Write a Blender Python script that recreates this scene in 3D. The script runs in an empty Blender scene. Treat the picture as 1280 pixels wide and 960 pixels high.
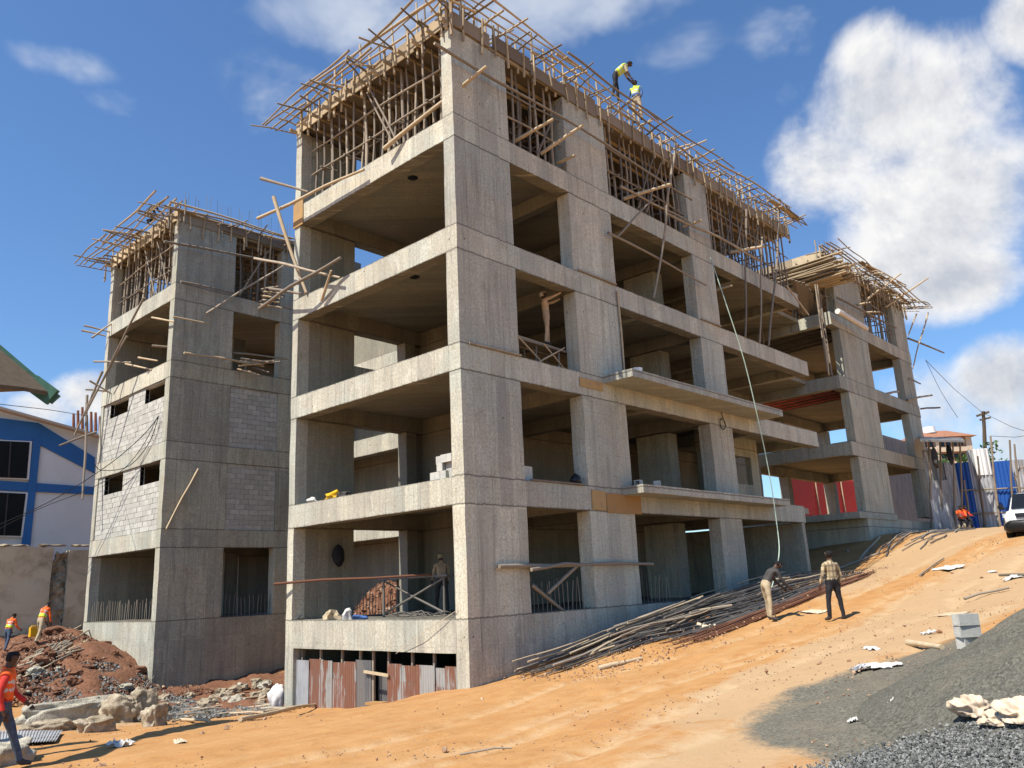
import bpy, math, random
import numpy as np
from mathutils import Vector, Matrix, noise
rnd = random.Random(7)
scene = bpy.context.scene
COL = scene.collection
PI = math.pi
V = Vector

# ------------------------------------------------------------------ camera
CAM = dict(f=1007.2106, yaw=0.7416, pitch=0.2443, roll=-0.0457, x=-13.2187, y=-13.7906, z=0.7036)
cyw, syw = math.cos(CAM['yaw']), math.sin(CAM['yaw'])
cpt, spt = math.cos(CAM['pitch']), math.sin(CAM['pitch'])
F_ = V((cyw * cpt, syw * cpt, spt))
R0 = V((syw, -cyw, 0)); U0 = R0.cross(F_)
crl, srl = math.cos(CAM['roll']), math.sin(CAM['roll'])
R_ = R0 * crl + U0 * srl
U_ = U0 * crl - R0 * srl
CP = V((CAM['x'], CAM['y'], CAM['z']))
cam_d = bpy.data.cameras.new('camera'); cam_d.sensor_width = 36; cam_d.lens = 36 * CAM['f'] / 1280
cam_d.clip_end = 3000; cam_d.clip_start = 0.1
cam = bpy.data.objects.new('camera', cam_d); COL.objects.link(cam)
M = Matrix((R_, U_, -F_)).transposed().to_4x4(); M.translation = CP
cam.matrix_world = M
scene.camera = cam

def ray(u, v): return F_ + R_ * ((u - 640) / CAM['f']) - U_ * ((v - 480) / CAM['f'])
def at(u, v, ax, val):
    """the point of the world plane X, Y or Z = val that a measured spot of the photograph stands for"""
    r = ray(u, v); i = 'XYZ'.index(ax); t = (val - CP[i]) / r[i]
    return CP + r * t
def at_depth(u, v, d): return CP + ray(u, v) * d

# ------------------------------------------------------------------ node helpers
class NT:
    def __init__(s, nt): s.nt = nt; s.n = nt.nodes; s.l = nt.links; s._pos = None
    def _set(s, sock, v):
        if v is None: return
        if isinstance(v, bpy.types.NodeSocket): s.l.new(v, sock)
        elif isinstance(v, (tuple, list, Vector)):
            v = tuple(v)
            if sock.type == 'RGBA' and len(v) == 3: v = v + (1,)
            sock.default_value = v
        else:
            if sock.type in ('VECTOR',): sock.default_value = (v, v, v)
            elif sock.type == 'RGBA': sock.default_value = (v, v, v, 1)
            else: sock.default_value = v
    def m(s, op, a, b=None, c=None, clamp=False):
        n = s.n.new('ShaderNodeMath'); n.operation = op; n.use_clamp = clamp
        s._set(n.inputs[0], a); s._set(n.inputs[1], b); s._set(n.inputs[2], c); return n.outputs[0]
    def vm(s, op, a, b=None, sc=None):
        n = s.n.new('ShaderNodeVectorMath'); n.operation = op
        s._set(n.inputs[0], a); s._set(n.inputs[1], b)
        if sc is not None: s._set(n.inputs[3], sc)
        return n.outputs[1] if op in ('DOT_PRODUCT', 'LENGTH', 'DISTANCE') else n.outputs[0]
    def pos(s):
        if s._pos is None: s._pos = s.n.new('ShaderNodeNewGeometry')
        return s._pos.outputs['Position']
    def island(s):
        s.pos(); return s._pos.outputs['Random Per Island']
    def objrand(s): return s.n.new('ShaderNodeObjectInfo').outputs['Random']
    def sep(s, v):
        n = s.n.new('ShaderNodeSeparateXYZ'); s._set(n.inputs[0], v); return n.outputs
    def comb(s, x, y, z):
        n = s.n.new('ShaderNodeCombineXYZ')
        for i, q in enumerate((x, y, z)): s._set(n.inputs[i], q)
        return n.outputs[0]
    def noise(s, v, scale=1, detail=3, rough=.55, dist=0, out=0):
        n = s.n.new('ShaderNodeTexNoise'); s._set(n.inputs['Vector'], v); n.inputs['Scale'].default_value = scale
        n.inputs['Detail'].default_value = detail; n.inputs['Roughness'].default_value = rough
        n.inputs['Distortion'].default_value = dist
        return n.outputs[out]
    def vor(s, v, scale=1, feature='F1', rand=1, out='Distance', dim='3D'):
        n = s.n.new('ShaderNodeTexVoronoi'); n.voronoi_dimensions = dim; n.feature = feature
        if dim == '1D': s._set(n.inputs['W'], v)
        else: s._set(n.inputs['Vector'], v)
        n.inputs['Scale'].default_value = scale; n.inputs['Randomness'].default_value = rand
        return n.outputs[out]
    def mr(s, v, a, b, c=0, d=1, smooth=False):
        n = s.n.new('ShaderNodeMapRange'); n.clamp = True
        if smooth: n.interpolation_type = 'SMOOTHSTEP'
        s._set(n.inputs['Value'], v)
        for k, q in zip(('From Min', 'From Max', 'To Min', 'To Max'), (a, b, c, d)): s._set(n.inputs[k], q)
        return n.outputs['Result']
    def mix(s, f, a, b, mode='MIX'):
        n = s.n.new('ShaderNodeMix'); n.data_type = 'RGBA'; n.blend_type = mode; n.clamp_factor = True
        s._set(n.inputs[0], f); s._set(n.inputs[6], a); s._set(n.inputs[7], b); return n.outputs[2]
    def attr(s, name, out='Fac'):
        n = s.n.new('ShaderNodeAttribute'); n.attribute_name = name; return n.outputs[out]
    def bump(s, h, strength=.3, dist=.02):
        n = s.n.new('ShaderNodeBump'); n.inputs['Strength'].default_value = strength; n.inputs['Distance'].default_value = dist
        s._set(n.inputs['Height'], h); return n.outputs[0]

def mat(name, fn, rough=.85, metal=0.0, spec=.3):
    m = bpy.data.materials.new(name); m.use_nodes = True
    t = NT(m.node_tree); b = m.node_tree.nodes['Principled BSDF']
    b.inputs['Roughness'].default_value = rough; b.inputs['Metallic'].default_value = metal
    b.inputs['Specular IOR Level'].default_value = spec
    r = fn(t)
    if not isinstance(r, tuple): r = (r,)
    t._set(b.inputs['Base Color'], r[0])
    if len(r) > 1 and r[1] is not None: t._set(b.inputs['Normal'], r[1])
    if len(r) > 2 and r[2] is not None: t._set(b.inputs['Roughness'], r[2])
    return m

def rgb(*c):
    return tuple(((x / 255 + .055) / 1.055) ** 2.4 if x > 10 else x / 255 / 12.92 for x in c)

# ------------------------------------------------------------------ materials
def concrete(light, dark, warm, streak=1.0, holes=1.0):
    def fn(t):
        p = t.pos(); s = t.sep(p); u = t.m('ADD', s[0], s[1])
        q = t.comb(t.m('MULTIPLY', u, 9.0), t.m('MULTIPLY', t.m('SUBTRACT', s[0], s[1]), .7), t.m('MULTIPLY', s[2], .45))
        st = t.noise(q, 1.0, 4, .6)
        big = t.noise(p, .55, 4, .6, .6)
        mid = t.noise(p, 2.6, 4, .65, .3)
        board = t.vor(t.m('ADD', u, t.m('MULTIPLY', t.m('FLOOR', t.m('DIVIDE', t.m('ADD', s[2], .7), 3.25)), 7.3)), 2.1, out='Color', dim='1D')
        bt = t.sep(board)[0]
        c = t.mix(t.mr(st, .3, .74), t.mix(.25, dark, light), light)
        c = t.mix(t.mr(big, .44, .62, 0, .55), c, dark)
        c = t.mix(.75, c, t.mix(t.mr(t.noise(t.vm('ADD', p, (9, 1, 4)), .42, 3, .5, .5), .42, .58), (.92, .97, .97), (1.06, 1.0, .93)), 'MULTIPLY')
        c = t.mix(t.mr(mid, .5, .72, 0, .7), c, warm)
        yel = t.m('MULTIPLY', t.mr(t.noise(t.vm('ADD', p, (31, 7, 3)), .5, 3, .6, .8), .5, .7), t.mr(st, .4, .6))
        c = t.mix(t.m('MULTIPLY', yel, .6), c, warm)
        c = t.mix(.8, c, t.mix(bt, (.80, .80, .815), (1.16, 1.16, 1.14)), 'MULTIPLY')
        # cement wash and run-off stains
        run = t.mr(t.noise(t.comb(t.m('MULTIPLY', u, 3.2), 0.0, t.m('MULTIPLY', s[2], .25)), 1, 5, .7, .4), .54, .7, 0, .75 * streak)
        c = t.mix(run, c, t.mix(.5, dark, (.1, .09, .08)))
        wash = t.mr(t.noise(t.vm('ADD', t.vm('MULTIPLY', p, (1.6, 1.6, .7)), (5, 51, 9)), 1.1, 5, .72, .9), .56, .66, 0, .4)
        c = t.mix(wash, c, tuple(min(.8, q * 1.15) for q in light))
        c = t.mix(t.mr(t.noise(p, 16, 3, .7), .38, .62, .5, 0), c, t.mix(.5, dark, (.1, .09, .08)))
        hl = t.vor(t.comb(t.m('MULTIPLY', u, 2.2), 0.0, t.m('MULTIPLY', s[2], 1.7)), 1.0, rand=.7)
        c = t.mix(t.mr(hl, .035, .06, .85 * holes, 0), c, (.03, .028, .025))
        bl = t.vor(t.vm('MULTIPLY', p, (1, 1, .8)), 9.0)
        c = t.mix(t.mr(bl, .06, .14, .5 * holes, 0), c, (.08, .075, .065))
        edge = t.vor(u, 2.1, 'DISTANCE_TO_EDGE', dim='1D')
        c = t.mix(t.mr(edge, .0, .022, .5, 0), c, (.12, .11, .095))
        zj = t.m('ABSOLUTE', t.m('SUBTRACT', t.m('FRACT', t.m('ADD', t.m('DIVIDE', s[2], 1.22), t.m('MULTIPLY', bt, .03))), .5))
        c = t.mix(t.mr(zj, .0, .008, .3, 0), c, (.12, .11, .095))
        c = t.mix(.6, c, t.mix(t.objrand(), (.80, .81, .82), (1.14, 1.12, 1.07)), 'MULTIPLY')
        zz = t.m('ADD', s[2], t.m('MULTIPLY', t.m('SUBTRACT', st, .5), .09)); jd = None
        for L_ in (0, 2.62, 3.3, 5.92, 6.6, 9.11, 9.79, 12.32, 13.0):
            q_ = t.m('ABSOLUTE', t.m('SUBTRACT', zz, L_)); jd = q_ if jd is None else t.m('MINIMUM', jd, q_)
        c = t.mix(t.mr(jd, .006, .03, .75, 0), c, (.09, .08, .065))
        hc = t.m('MULTIPLY', t.mr(mid, .56, .68), t.mr(t.vor(p, 24), .2, .45, 1, 0)); c = t.mix(t.m('MULTIPLY', hc, .7 * holes), c, (.10, .09, .075))
        h = t.m('ADD', t.m('MULTIPLY', st, .6), t.m('ADD', t.m('MULTIPLY', mid, .7), t.m('MULTIPLY', t.noise(p, 26, 3), .25)))
        h = t.m('ADD', h, t.mr(edge, 0, .03, -.35, 0))
        return c, t.bump(h, .55, .03)
    return fn

MT = {}
MT['conc'] = mat('board_marked_concrete', concrete((.66, .645, .54), (.42, .41, .345), (.52, .46, .345)))
MT['concg'] = mat('grey_concrete', concrete((.58, .57, .465), (.36, .355, .29), (.46, .41, .29), 1.2))
MT['conc_shade'] = mat('shade_darkened_concrete', concrete((.35, .33, .27), (.24, .23, .185), (.32, .285, .20), .5, .4))  # interior shade put into the colour: the frame concrete, toned darker
def f_pole(t):
    r = t.m('FRACT', t.m('ADD', t.m('MULTIPLY', t.island(), 7.7), t.objrand()))
    c = t.mix(r, (.16, .135, .11), (.42, .345, .25))
    c = t.mix(t.mr(t.noise(t.pos(), 5, 3), .45, .65, 0, .6), c, (.24, .2, .155))
    return c, t.bump(t.noise(t.pos(), 40, 2), .4, .01)
MT['pole'] = mat('eucalyptus_pole', f_pole)
MT['polel'] = mat('peeled_pole', lambda t: (t.mix(t.noise(t.pos(), 6, 3), (.36, .27, .165), (.62, .5, .33)), None))
def f_plank(a, b):
    def fn(t):
        r = t.m('FRACT', t.m('ADD', t.m('MULTIPLY', t.island(), 5.7), t.objrand()))
        c = t.mix(r, a, b)
        c = t.mix(t.mr(t.noise(t.pos(), 4, 4), .5, .7, 0, .5), c, (.25, .2, .14))
        return c
    return fn
MT['plank'] = mat('sawn_plank', f_plank((.31, .24, .155), (.58, .46, .29)))
MT['ply'] = mat('red_plywood', f_plank((.17, .14, .11), (.30, .25, .19)))
MT['plyo'] = mat('orange_plywood', f_plank((.38, .21, .08), (.46, .30, .13)))
MT['steel'] = mat('dark_steel_bar', lambda t: t.mix(t.objrand(), (.08, .075, .068), (.26, .235, .20)), .55, .5)
MT['rust'] = mat('rusty_steel_bar', lambda t: t.mix(t.objrand(), (.13, .055, .03), (.24, .11, .06)), .8, .1)
MT['dowel'] = mat('weathered_dowel', lambda t: t.mix(t.objrand(), (.15, .12, .09), (.30, .25, .19)), .8)
def f_block(t):
    c = t.mix(t.island(), (.40, .395, .345), (.54, .53, .47))
    c = t.mix(t.mr(t.noise(t.pos(), 7, 4), .42, .7, 0, .5), c, (.33, .32, .30))
    return c, t.bump(t.noise(t.pos(), 55, 3), .5, .01)
MT['block'] = mat('hollow_block', f_block)
MT['mortar'] = mat('block_mortar', lambda t: t.mix(t.noise(t.pos(), 5, 3), (.25, .24, .22), (.38, .36, .33)))
def f_tin(base, rustc, lo, hi):
    def fn(t):
        p = t.pos(); s = t.sep(p)
        q = t.comb(t.m('MULTIPLY', s[0], 2.0), t.m('MULTIPLY', s[1], 2.0), t.m('MULTIPLY', s[2], .35))
        n = t.m('ADD', t.noise(q, 1.6, 5, .6), t.m('MULTIPLY', t.m('SUBTRACT', t.objrand(), .5), .16))
        c = t.mix(t.mr(n, lo, hi), base, rustc)
        c = t.mix(t.mr(t.noise(q, 7, 3), .5, .7, 0, .4), c, (.2, .19, .18))
        return c, None
    return fn
MT['tin'] = mat('rusty_corrugated_tin', f_tin((.36, .36, .34), (.23, .105, .065), .44, .5), .6, .15)
MT['tinred'] = mat('brown_corrugated_tin', f_tin((.26, .12, .085), (.20, .10, .07), .4, .6), .65, .1)
MT['tindark'] = mat('dark_corrugated_tin', f_tin((.13, .135, .14), (.19, .18, .17), .45, .6), .6, .2)
MT['tingrey'] = mat('grey_corrugated_tin', f_tin((.42, .43, .44), (.26, .25, .24), .48, .62), .55, .25)
MT['tinblue'] = mat('blue_sheet', lambda t: t.mix(t.noise(t.pos(), 1.5, 4), (.012, .07, .30), (.02, .10, .38)), .5)
MT['tinred2'] = mat('red_sheet', lambda t: t.mix(t.noise(t.pos(), 1.5, 4), (.55, .03, .02), (.65, .06, .04)), .5)

def plain(name, c, rough=.8, metal=0, var=.15, scale=8):
    k = tuple(x * (1 - var) for x in c); h = tuple(min(1, x * (1 + var)) for x in c)
    return mat(name, lambda t: t.mix(t.mr(t.noise(t.pos(), scale, 3), .3, .7), k, h), rough, metal)
MT['skin'] = plain('dark_skin', (.085, .045, .03), .55)
MT['hair'] = plain('black_hair', (.012, .01, .01), .9)
MT['orange'] = plain('orange_vest_cloth', (.85, .13, .02), .7, 0, .08)
MT['lime'] = plain('lime_vest_cloth', (.55, .72, .05), .7, 0, .08)
MT['green'] = plain('green_vest_band', (.22, .42, .10), .7)
MT['reflect'] = plain('reflective_band', (.55, .55, .52), .4)
MT['jeans'] = plain('blue_denim', (.06, .085, .13), .85, 0, .35, 14)
MT['black'] = plain('black_cloth', (.018, .018, .022), .8, 0, .3)
MT['dgrey'] = plain('dark_grey_cloth', (.06, .055, .052), .85, 0, .25)
MT['khaki'] = plain('khaki_cloth', (.42, .34, .22), .85, 0, .2)
MT['beige'] = plain('dusty_beige_cloth', (.50, .36, .23), .85, 0, .15)
MT['white'] = plain('white_cloth', (.56, .54, .50), .8, 0, .08)
MT['blue'] = plain('blue_cloth', (.05, .11, .28), .8, 0, .3)
MT['grn2'] = plain('dark_green_cloth', (.03, .12, .07), .8)
MT['redc'] = plain('red_cloth', (.55, .04, .03), .8)
def f_plaid(t):
    s = t.sep(t.pos()); u = t.m('ADD', s[0], t.m('MULTIPLY', s[1], -1.0))
    a = t.m('GREATER_THAN', t.m('FRACT', t.m('MULTIPLY', u, 7)), .6); b = t.m('GREATER_THAN', t.m('FRACT', t.m('MULTIPLY', s[2], 7)), .6)
    c = t.mix(t.m('MULTIPLY', a, .6), (.50, .40, .24), (.12, .09, .06)); return t.mix(t.m('MULTIPLY', b, .6), c, (.16, .12, .08))
MT['plaid'] = mat('brown_plaid_cloth', f_plaid)
MT['yellow'] = plain('yellow_plastic', (.75, .42, .02), .4)
MT['sack'] = plain('woven_sack', (.58, .46, .33), .85, 0, .22, 12)
MT['wsack'] = plain('white_sack', (.66, .62, .58), .8, 0, .15, 9)
MT['blackp'] = plain('black_plastic', (.015, .015, .016), .35)
MT['whitep'] = plain('white_wall_paint', (.74, .74, .71), .7, 0, .06, .8)
MT['bluep'] = plain('blue_wall_paint', (.035, .15, .38), .6, 0, .08, .8)
MT['glass'] = plain('dark_window_glass', (.012, .014, .016), .12)
MT['carpaint'] = plain('white_car_paint', (.78, .79, .8), .25, 0, .01)
MT['tyre'] = plain('tyre_rubber', (.02, .02, .02), .8)
MT['rim'] = plain('alloy_rim', (.45, .45, .46), .3, .7, .05)
MT['lamp'] = plain('headlight_glass', (.5, .52, .55), .1)
MT['aptwall'] = plain('pink_brown_render', (.42, .24, .15), .85, 0, .1, .2)
MT['aptlight'] = plain('cream_render', (.58, .48, .36), .85, 0, .1, .2)
MT['aptroof'] = plain('brown_roof_tile', (.33, .15, .085), .85, 0, .2, 2)
MT['rope'] = plain('pale_green_hose', (.42, .52, .42), .6)
MT['greenroof'] = plain('green_roof_sheet', (.045, .12, .085), .5)
MT['leaf'] = plain('green_leaves', (.05, .10, .025), .7, 0, .5, 5)
MT['bark'] = plain('tree_bark', (.12, .09, .06), .9)
MT['rock'] = mat('brown_boulder', lambda t: (t.mix(t.mr(t.noise(t.pos(), 3.5, 6, .7, .5), .35, .65), (.22, .17, .11), (.50, .42, .30)), t.bump(t.m('ADD', t.noise(t.pos(), 6, 5, .7), t.m('MULTIPLY', t.noise(t.pos(), 30, 3), .4)), 1.0, .06)), .95)
MT['slabc'] = mat('broken_concrete', lambda t: (t.mix(t.mr(t.noise(t.pos(), 4, 6, .7, .5), .35, .65), (.26, .24, .19), (.56, .51, .40)), t.bump(t.m('ADD', t.noise(t.pos(), 7, 5, .7), t.m('MULTIPLY', t.noise(t.pos(), 34, 3), .4)), 1.0, .06)), .95)
MT['retain'] = mat('stained_cream_concrete', lambda t: (t.mix(t.mr(t.noise(t.pos(), .9, 6, .65, .6), .42, .7), (.66, .57, .40), (.34, .27, .17)), t.bump(t.noise(t.pos(), 5, 5, .6), .5, .04)), .9)
MT['ply_bounce'] = plain('red_bounce_plywood', (.62, .085, .055), .7, 0, .3, 2)  # red light bounced off the sheet fence, put into the board colour
MT['clod'] = plain('red_brown_clod', (.17, .08, .045), .95, 0, .3)
MT['string'] = plain('cream_mason_line', (.6, .55, .42), .8)

# ------------------------------------------------------------------ mesh builder
class MB:
    def __init__(s): s.v = []; s.f = []; s.mi = []; s.sm = []
    def add(s, vs, fs, mi=0, sm=False):
        o = len(s.v); s.v.extend(vs)
        for f in fs: s.f.append([i + o for i in f]); s.mi.append(mi); s.sm.append(sm)
        return s
    def box(s, a, b, mi=0, rot=None, piv=None):
        x0, y0, z0 = a; x1, y1, z1 = b
        vs = [V(q) for q in ((x0, y0, z0), (x1, y0, z0), (x1, y1, z0), (x0, y1, z0), (x0, y0, z1), (x1, y0, z1), (x1, y1, z1), (x0, y1, z1))]
        if rot is not None:
            c = piv if piv is not None else V(((x0 + x1) / 2, (y0 + y1) / 2, (z0 + z1) / 2))
            vs = [c + rot @ (q - c) for q in vs]
        return s.add(vs, [(0, 3, 2, 1), (4, 5, 6, 7), (0, 1, 5, 4), (1, 2, 6, 5), (2, 3, 7, 6), (3, 0, 4, 7)], mi)
    def obox(s, p0, p1, w, h, mi=0, roll=0):
        """plank from p0 to p1, width w, thickness h"""
        p0, p1 = V(p0), V(p1); d = (p1 - p0); L = d.length; q = d.to_track_quat('X', 'Z').to_matrix() @ Matrix.Rotation(roll, 3, 'X')
        vs = []
        for x in (0, L):
            for y, z in ((-w / 2, -h / 2), (w / 2, -h / 2), (w / 2, h / 2), (-w / 2, h / 2)): vs.append(p0 + q @ V((x, y, z)))
        return s.add(vs, [(0, 3, 2, 1), (4, 5, 6, 7), (0, 1, 5, 4), (1, 2, 6, 5), (2, 3, 7, 6), (3, 0, 4, 7)], mi)
    def rbox(s, a, b, amp=.012, step=.45, mi=0):
        """box with slightly wavy, hand-cast faces; the waviness follows the place, so neighbours meet"""
        idx = {}; vs = []; fs = []
        def ax(lo, hi):
            n = max(1, int(round((hi - lo) / step))); return [lo + (hi - lo) * i / n for i in range(n + 1)]
        A = [ax(a[i], b[i]) for i in range(3)]
        def vert(i, j, k):
            if (i, j, k) not in idx:
                p = V((A[0][i], A[1][j], A[2][k])); idx[(i, j, k)] = len(vs)
                vs.append(p + noise.noise_vector(p * 1.1) * amp + noise.noise_vector(p * 4.3) * amp * .5)
            return idx[(i, j, k)]
        nx, ny, nz = (len(q) - 1 for q in A)
        for i in range(nx):
            for j in range(ny):
                fs.append((vert(i, j, 0), vert(i, j + 1, 0), vert(i + 1, j + 1, 0), vert(i + 1, j, 0)))
                fs.append((vert(i, j, nz), vert(i + 1, j, nz), vert(i + 1, j + 1, nz), vert(i, j + 1, nz)))
        for i in range(nx):
            for k in range(nz):
                fs.append((vert(i, 0, k), vert(i + 1, 0, k), vert(i + 1, 0, k + 1), vert(i, 0, k + 1)))
                fs.append((vert(i, ny, k), vert(i, ny, k + 1), vert(i + 1, ny, k + 1), vert(i + 1, ny, k)))
        for j in range(ny):
            for k in range(nz):
                fs.append((vert(0, j, k), vert(0, j, k + 1), vert(0, j + 1, k + 1), vert(0, j + 1, k)))
                fs.append((vert(nx, j, k), vert(nx, j + 1, k), vert(nx, j + 1, k + 1), vert(nx, j, k + 1)))
        return s.add(vs, fs, mi)
    def tube(s, pts, r0, r1=None, n=6, mi=0, cap=True, radii=None):
        pts = [V(p) for p in pts]; r1 = r0 if r1 is None else r1; L = len(pts); vs = []; fs = []
        up = V((0, 0, 1)); d0 = (pts[-1] - pts[0]).normalized()
        if abs(d0.z) > .9: up = V((1, 0, 0))
        for i, p in enumerate(pts):
            d = (pts[min(i + 1, L - 1)] - pts[max(i - 1, 0)]).normalized()
            a = d.cross(up).normalized(); b = a.cross(d)
            r = radii[i] if radii else r0 + (r1 - r0) * i / (L - 1)
            for k in range(n):
                t = 2 * PI * k / n; vs.append(p + (a * math.cos(t) + b * math.sin(t)) * r)
        for i in range(L - 1):
            for k in range(n):
                k2 = (k + 1) % n; fs.append((i * n + k, i * n + k2, (i + 1) * n + k2, (i + 1) * n + k))
        s.add(vs, fs, mi, True)
        if cap: s.add([vs[k] for k in range(n)], [tuple(range(n))[::-1]], mi); s.add([vs[(L - 1) * n + k] for k in range(n)], [tuple(range(n))], mi)
        return s
    def pole(s, p0, p1, r=.04, bend=.0, taper=.75, n=6, mi=0, seg=None):
        """round timber: tapered, a little crooked, with knots"""
        p0, p1 = V(p0), V(p1); L = (p1 - p0).length; seg = seg or max(3, int(L / .55)); d = (p1 - p0).normalized()
        up = V((0, 0, 1)) if abs(d.z) < .9 else V((1, 0, 0)); a = d.cross(up).normalized(); b = a.cross(d)
        ph = rnd.random() * 6; pts = []; rad = []; amp = bend + .006 * L
        for i in range(seg + 1):
            t = i / seg; w = math.sin(PI * t)
            o = a * (math.sin(ph + t * 5.1) * amp * w * .6) + b * ((math.cos(ph * 2 + t * 6.7) * .35 * amp + bend * .7) * w)
            pts.append(p0 + (p1 - p0) * t + o); rad.append((r * (1 + (taper - 1) * t)) * rnd.uniform(.9, 1.13))
        return s.tube(pts, r, n=n, mi=mi, radii=rad)
    def build(s, name, m, parent=None, smooth=None, origin=None):
        me = bpy.data.meshes.new(name)
        co = np.array([tuple(q) for q in s.v], dtype=np.float64)
        if origin is None: origin = V(((co[:, 0].min() + co[:, 0].max()) / 2, (co[:, 1].min() + co[:, 1].max()) / 2, co[:, 2].min()))
        co = co - np.array(origin)
        me.from_pydata(co.tolist(), [], s.f)
        ms = m if isinstance(m, (list, tuple)) else [m]
        for q in ms: me.materials.append(MT[q] if isinstance(q, str) else q)
        me.polygons.foreach_set('material_index', s.mi)
        me.polygons.foreach_set('use_smooth', s.sm if smooth is None else [smooth] * len(s.f))
        me.update()
        o = bpy.data.objects.new(name, me); COL.objects.link(o)
        return place(o, V(origin), parent)

WL = {}
def place(o, w, parent=None):
    WL[o.name] = w
    o.location = w - WL[parent.name] if parent else w
    if parent: o.parent = parent
    return o
def tag(o, label=None, cat=None, group=None, kind=None):
    if label: o['label'] = label
    if cat: o['category'] = cat
    if group: o['group'] = group
    if kind: o['kind'] = kind
    return o
def thing(name, loc, label, cat, group=None):
    o = bpy.data.objects.new(name, None); COL.objects.link(o); o.empty_display_size = .2
    place(o, V(loc)); return tag(o, label, cat, group)
def mesh_np(name, co, faces, m, attrs=None, smooth=False):
    """fast mesh from numpy arrays; faces (n,3) or (n,4)"""
    me = bpy.data.meshes.new(name); k = faces.shape[1]; nf = len(faces)
    me.vertices.add(len(co)); me.vertices.foreach_set('co', co.astype(np.float32).ravel())
    me.loops.add(nf * k); me.loops.foreach_set('vertex_index', faces.astype(np.int32).ravel())
    me.polygons.add(nf); me.polygons.foreach_set('loop_start', np.arange(0, nf * k, k, dtype=np.int32))
    me.polygons.foreach_set('use_smooth', np.full(nf, smooth))
    for a, val in (attrs or {}).items():
        at_ = me.attributes.new(a, 'FLOAT', 'POINT'); at_.data.foreach_set('value', val.astype(np.float32))
    me.update(calc_edges=True); me.validate()
    me.materials.append(MT[m] if isinstance(m, str) else m)
    o = bpy.data.objects.new(name, me); COL.objects.link(o); WL[o.name] = V((0, 0, 0)); return o
# ------------------------------------------------------------------ ground
CTRL = np.array([
 (0, -.1, -1.46), (0, .4, -1.5), (-.3, 3.7, -2.11), (-.3, 7.6, -2.37), (-.3, 14, -2.42), (2.6, 15.8, -2.3), (5, 13.5, -2.2), (5, 9.5, -2.1),
 (-3, 18, -2.0), (-1, 26, -.95), (-3.5, 23, -1.2), (.9, 30, 0), (-3, 30, .1), (5, 29, .2), (-9, 28, -.3),
 (-8.8, .8, -1.6), (-5, -.5, -1.55), (-4, 3, -1.8), (-5, 8, -2.05), (-8, 6, -1.8), (-6.5, 13, -2.0),
 (-5.3, -6.3, -1.40), (-2.7, -3.8, -1.45), (3.4, -4.3, -1.0), (7.8, -5.3, -.53), (4, -2.2, -1.0), (11, -3.5, -.15),
 (6, -.3, -.8), (9, -.3, -.32), (13, -.5, .02), (17, -.6, .25), (20, -.5, .5), (22.5, 1, 1.0), (14, -6, .45),
 (20.5, -6.6, 1.58), (26.7, -.1, 2.15), (32, 0, 2.4), (36, 0, 2.5), (38, -1.8, 2.64), (45, -2.3, 2.75), (29, -5, 2.15), (26, -8, 2.0),
 (.5, -10.2, -.62), (-13.2, -13.8, -.95), (-9, -10, -1.15), (-12, -5, -1.35), (6, -10, -.15), (14, -12, .9),
 (-25, 0, -1.6), (-20, 20, -1.5), (60, -5, 3.4), (60, 40, 4), (10, -30, 1.0), (60, -30, 4), (-30, -30, -1), (5, 50, .8), (-20, 45, .3), (45, 20, 3)], float)
def _ph(r2): return 0.5 * r2 * np.log(r2 + 1e-9)
_n = len(CTRL); _d2 = ((CTRL[:, None, :2] - CTRL[None, :, :2]) ** 2).sum(2)
_K = np.zeros((_n + 3, _n + 3)); _K[:_n, :_n] = _ph(_d2) + np.eye(_n) * .6; _K[:_n, _n] = 1; _K[:_n, _n + 1:] = CTRL[:, :2]; _K[_n, :_n] = 1; _K[_n + 1:, :_n] = CTRL[:, :2].T
_w = np.linalg.solve(_K, np.concatenate([CTRL[:, 2], np.zeros(3)]))
def fbm_np(x, y, seed=0, octv=4, base=1.0):
    """cheap value noise on arrays"""
    out = np.zeros_like(x); amp = 1; tot = 0
    for o in range(octv):
        xs = x * base + 13.7 * o + seed; ys = y * base + 7.1 * o - seed; xi = np.floor(xs); yi = np.floor(ys); xf = xs - xi; yf = ys - yi
        def h(a, b):
            n = np.sin(a * 127.1 + b * 311.7 + o * 17.3) * 43758.5453; return n - np.floor(n)
        ux = xf * xf * (3 - 2 * xf); uy = yf * yf * (3 - 2 * yf)
        out += amp * ((h(xi, yi) * (1 - ux) + h(xi + 1, yi) * ux) * (1 - uy) + (h(xi, yi + 1) * (1 - ux) + h(xi + 1, yi + 1) * ux) * uy)
        tot += amp; amp *= .5; base *= 2.1
    return out / tot

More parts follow.
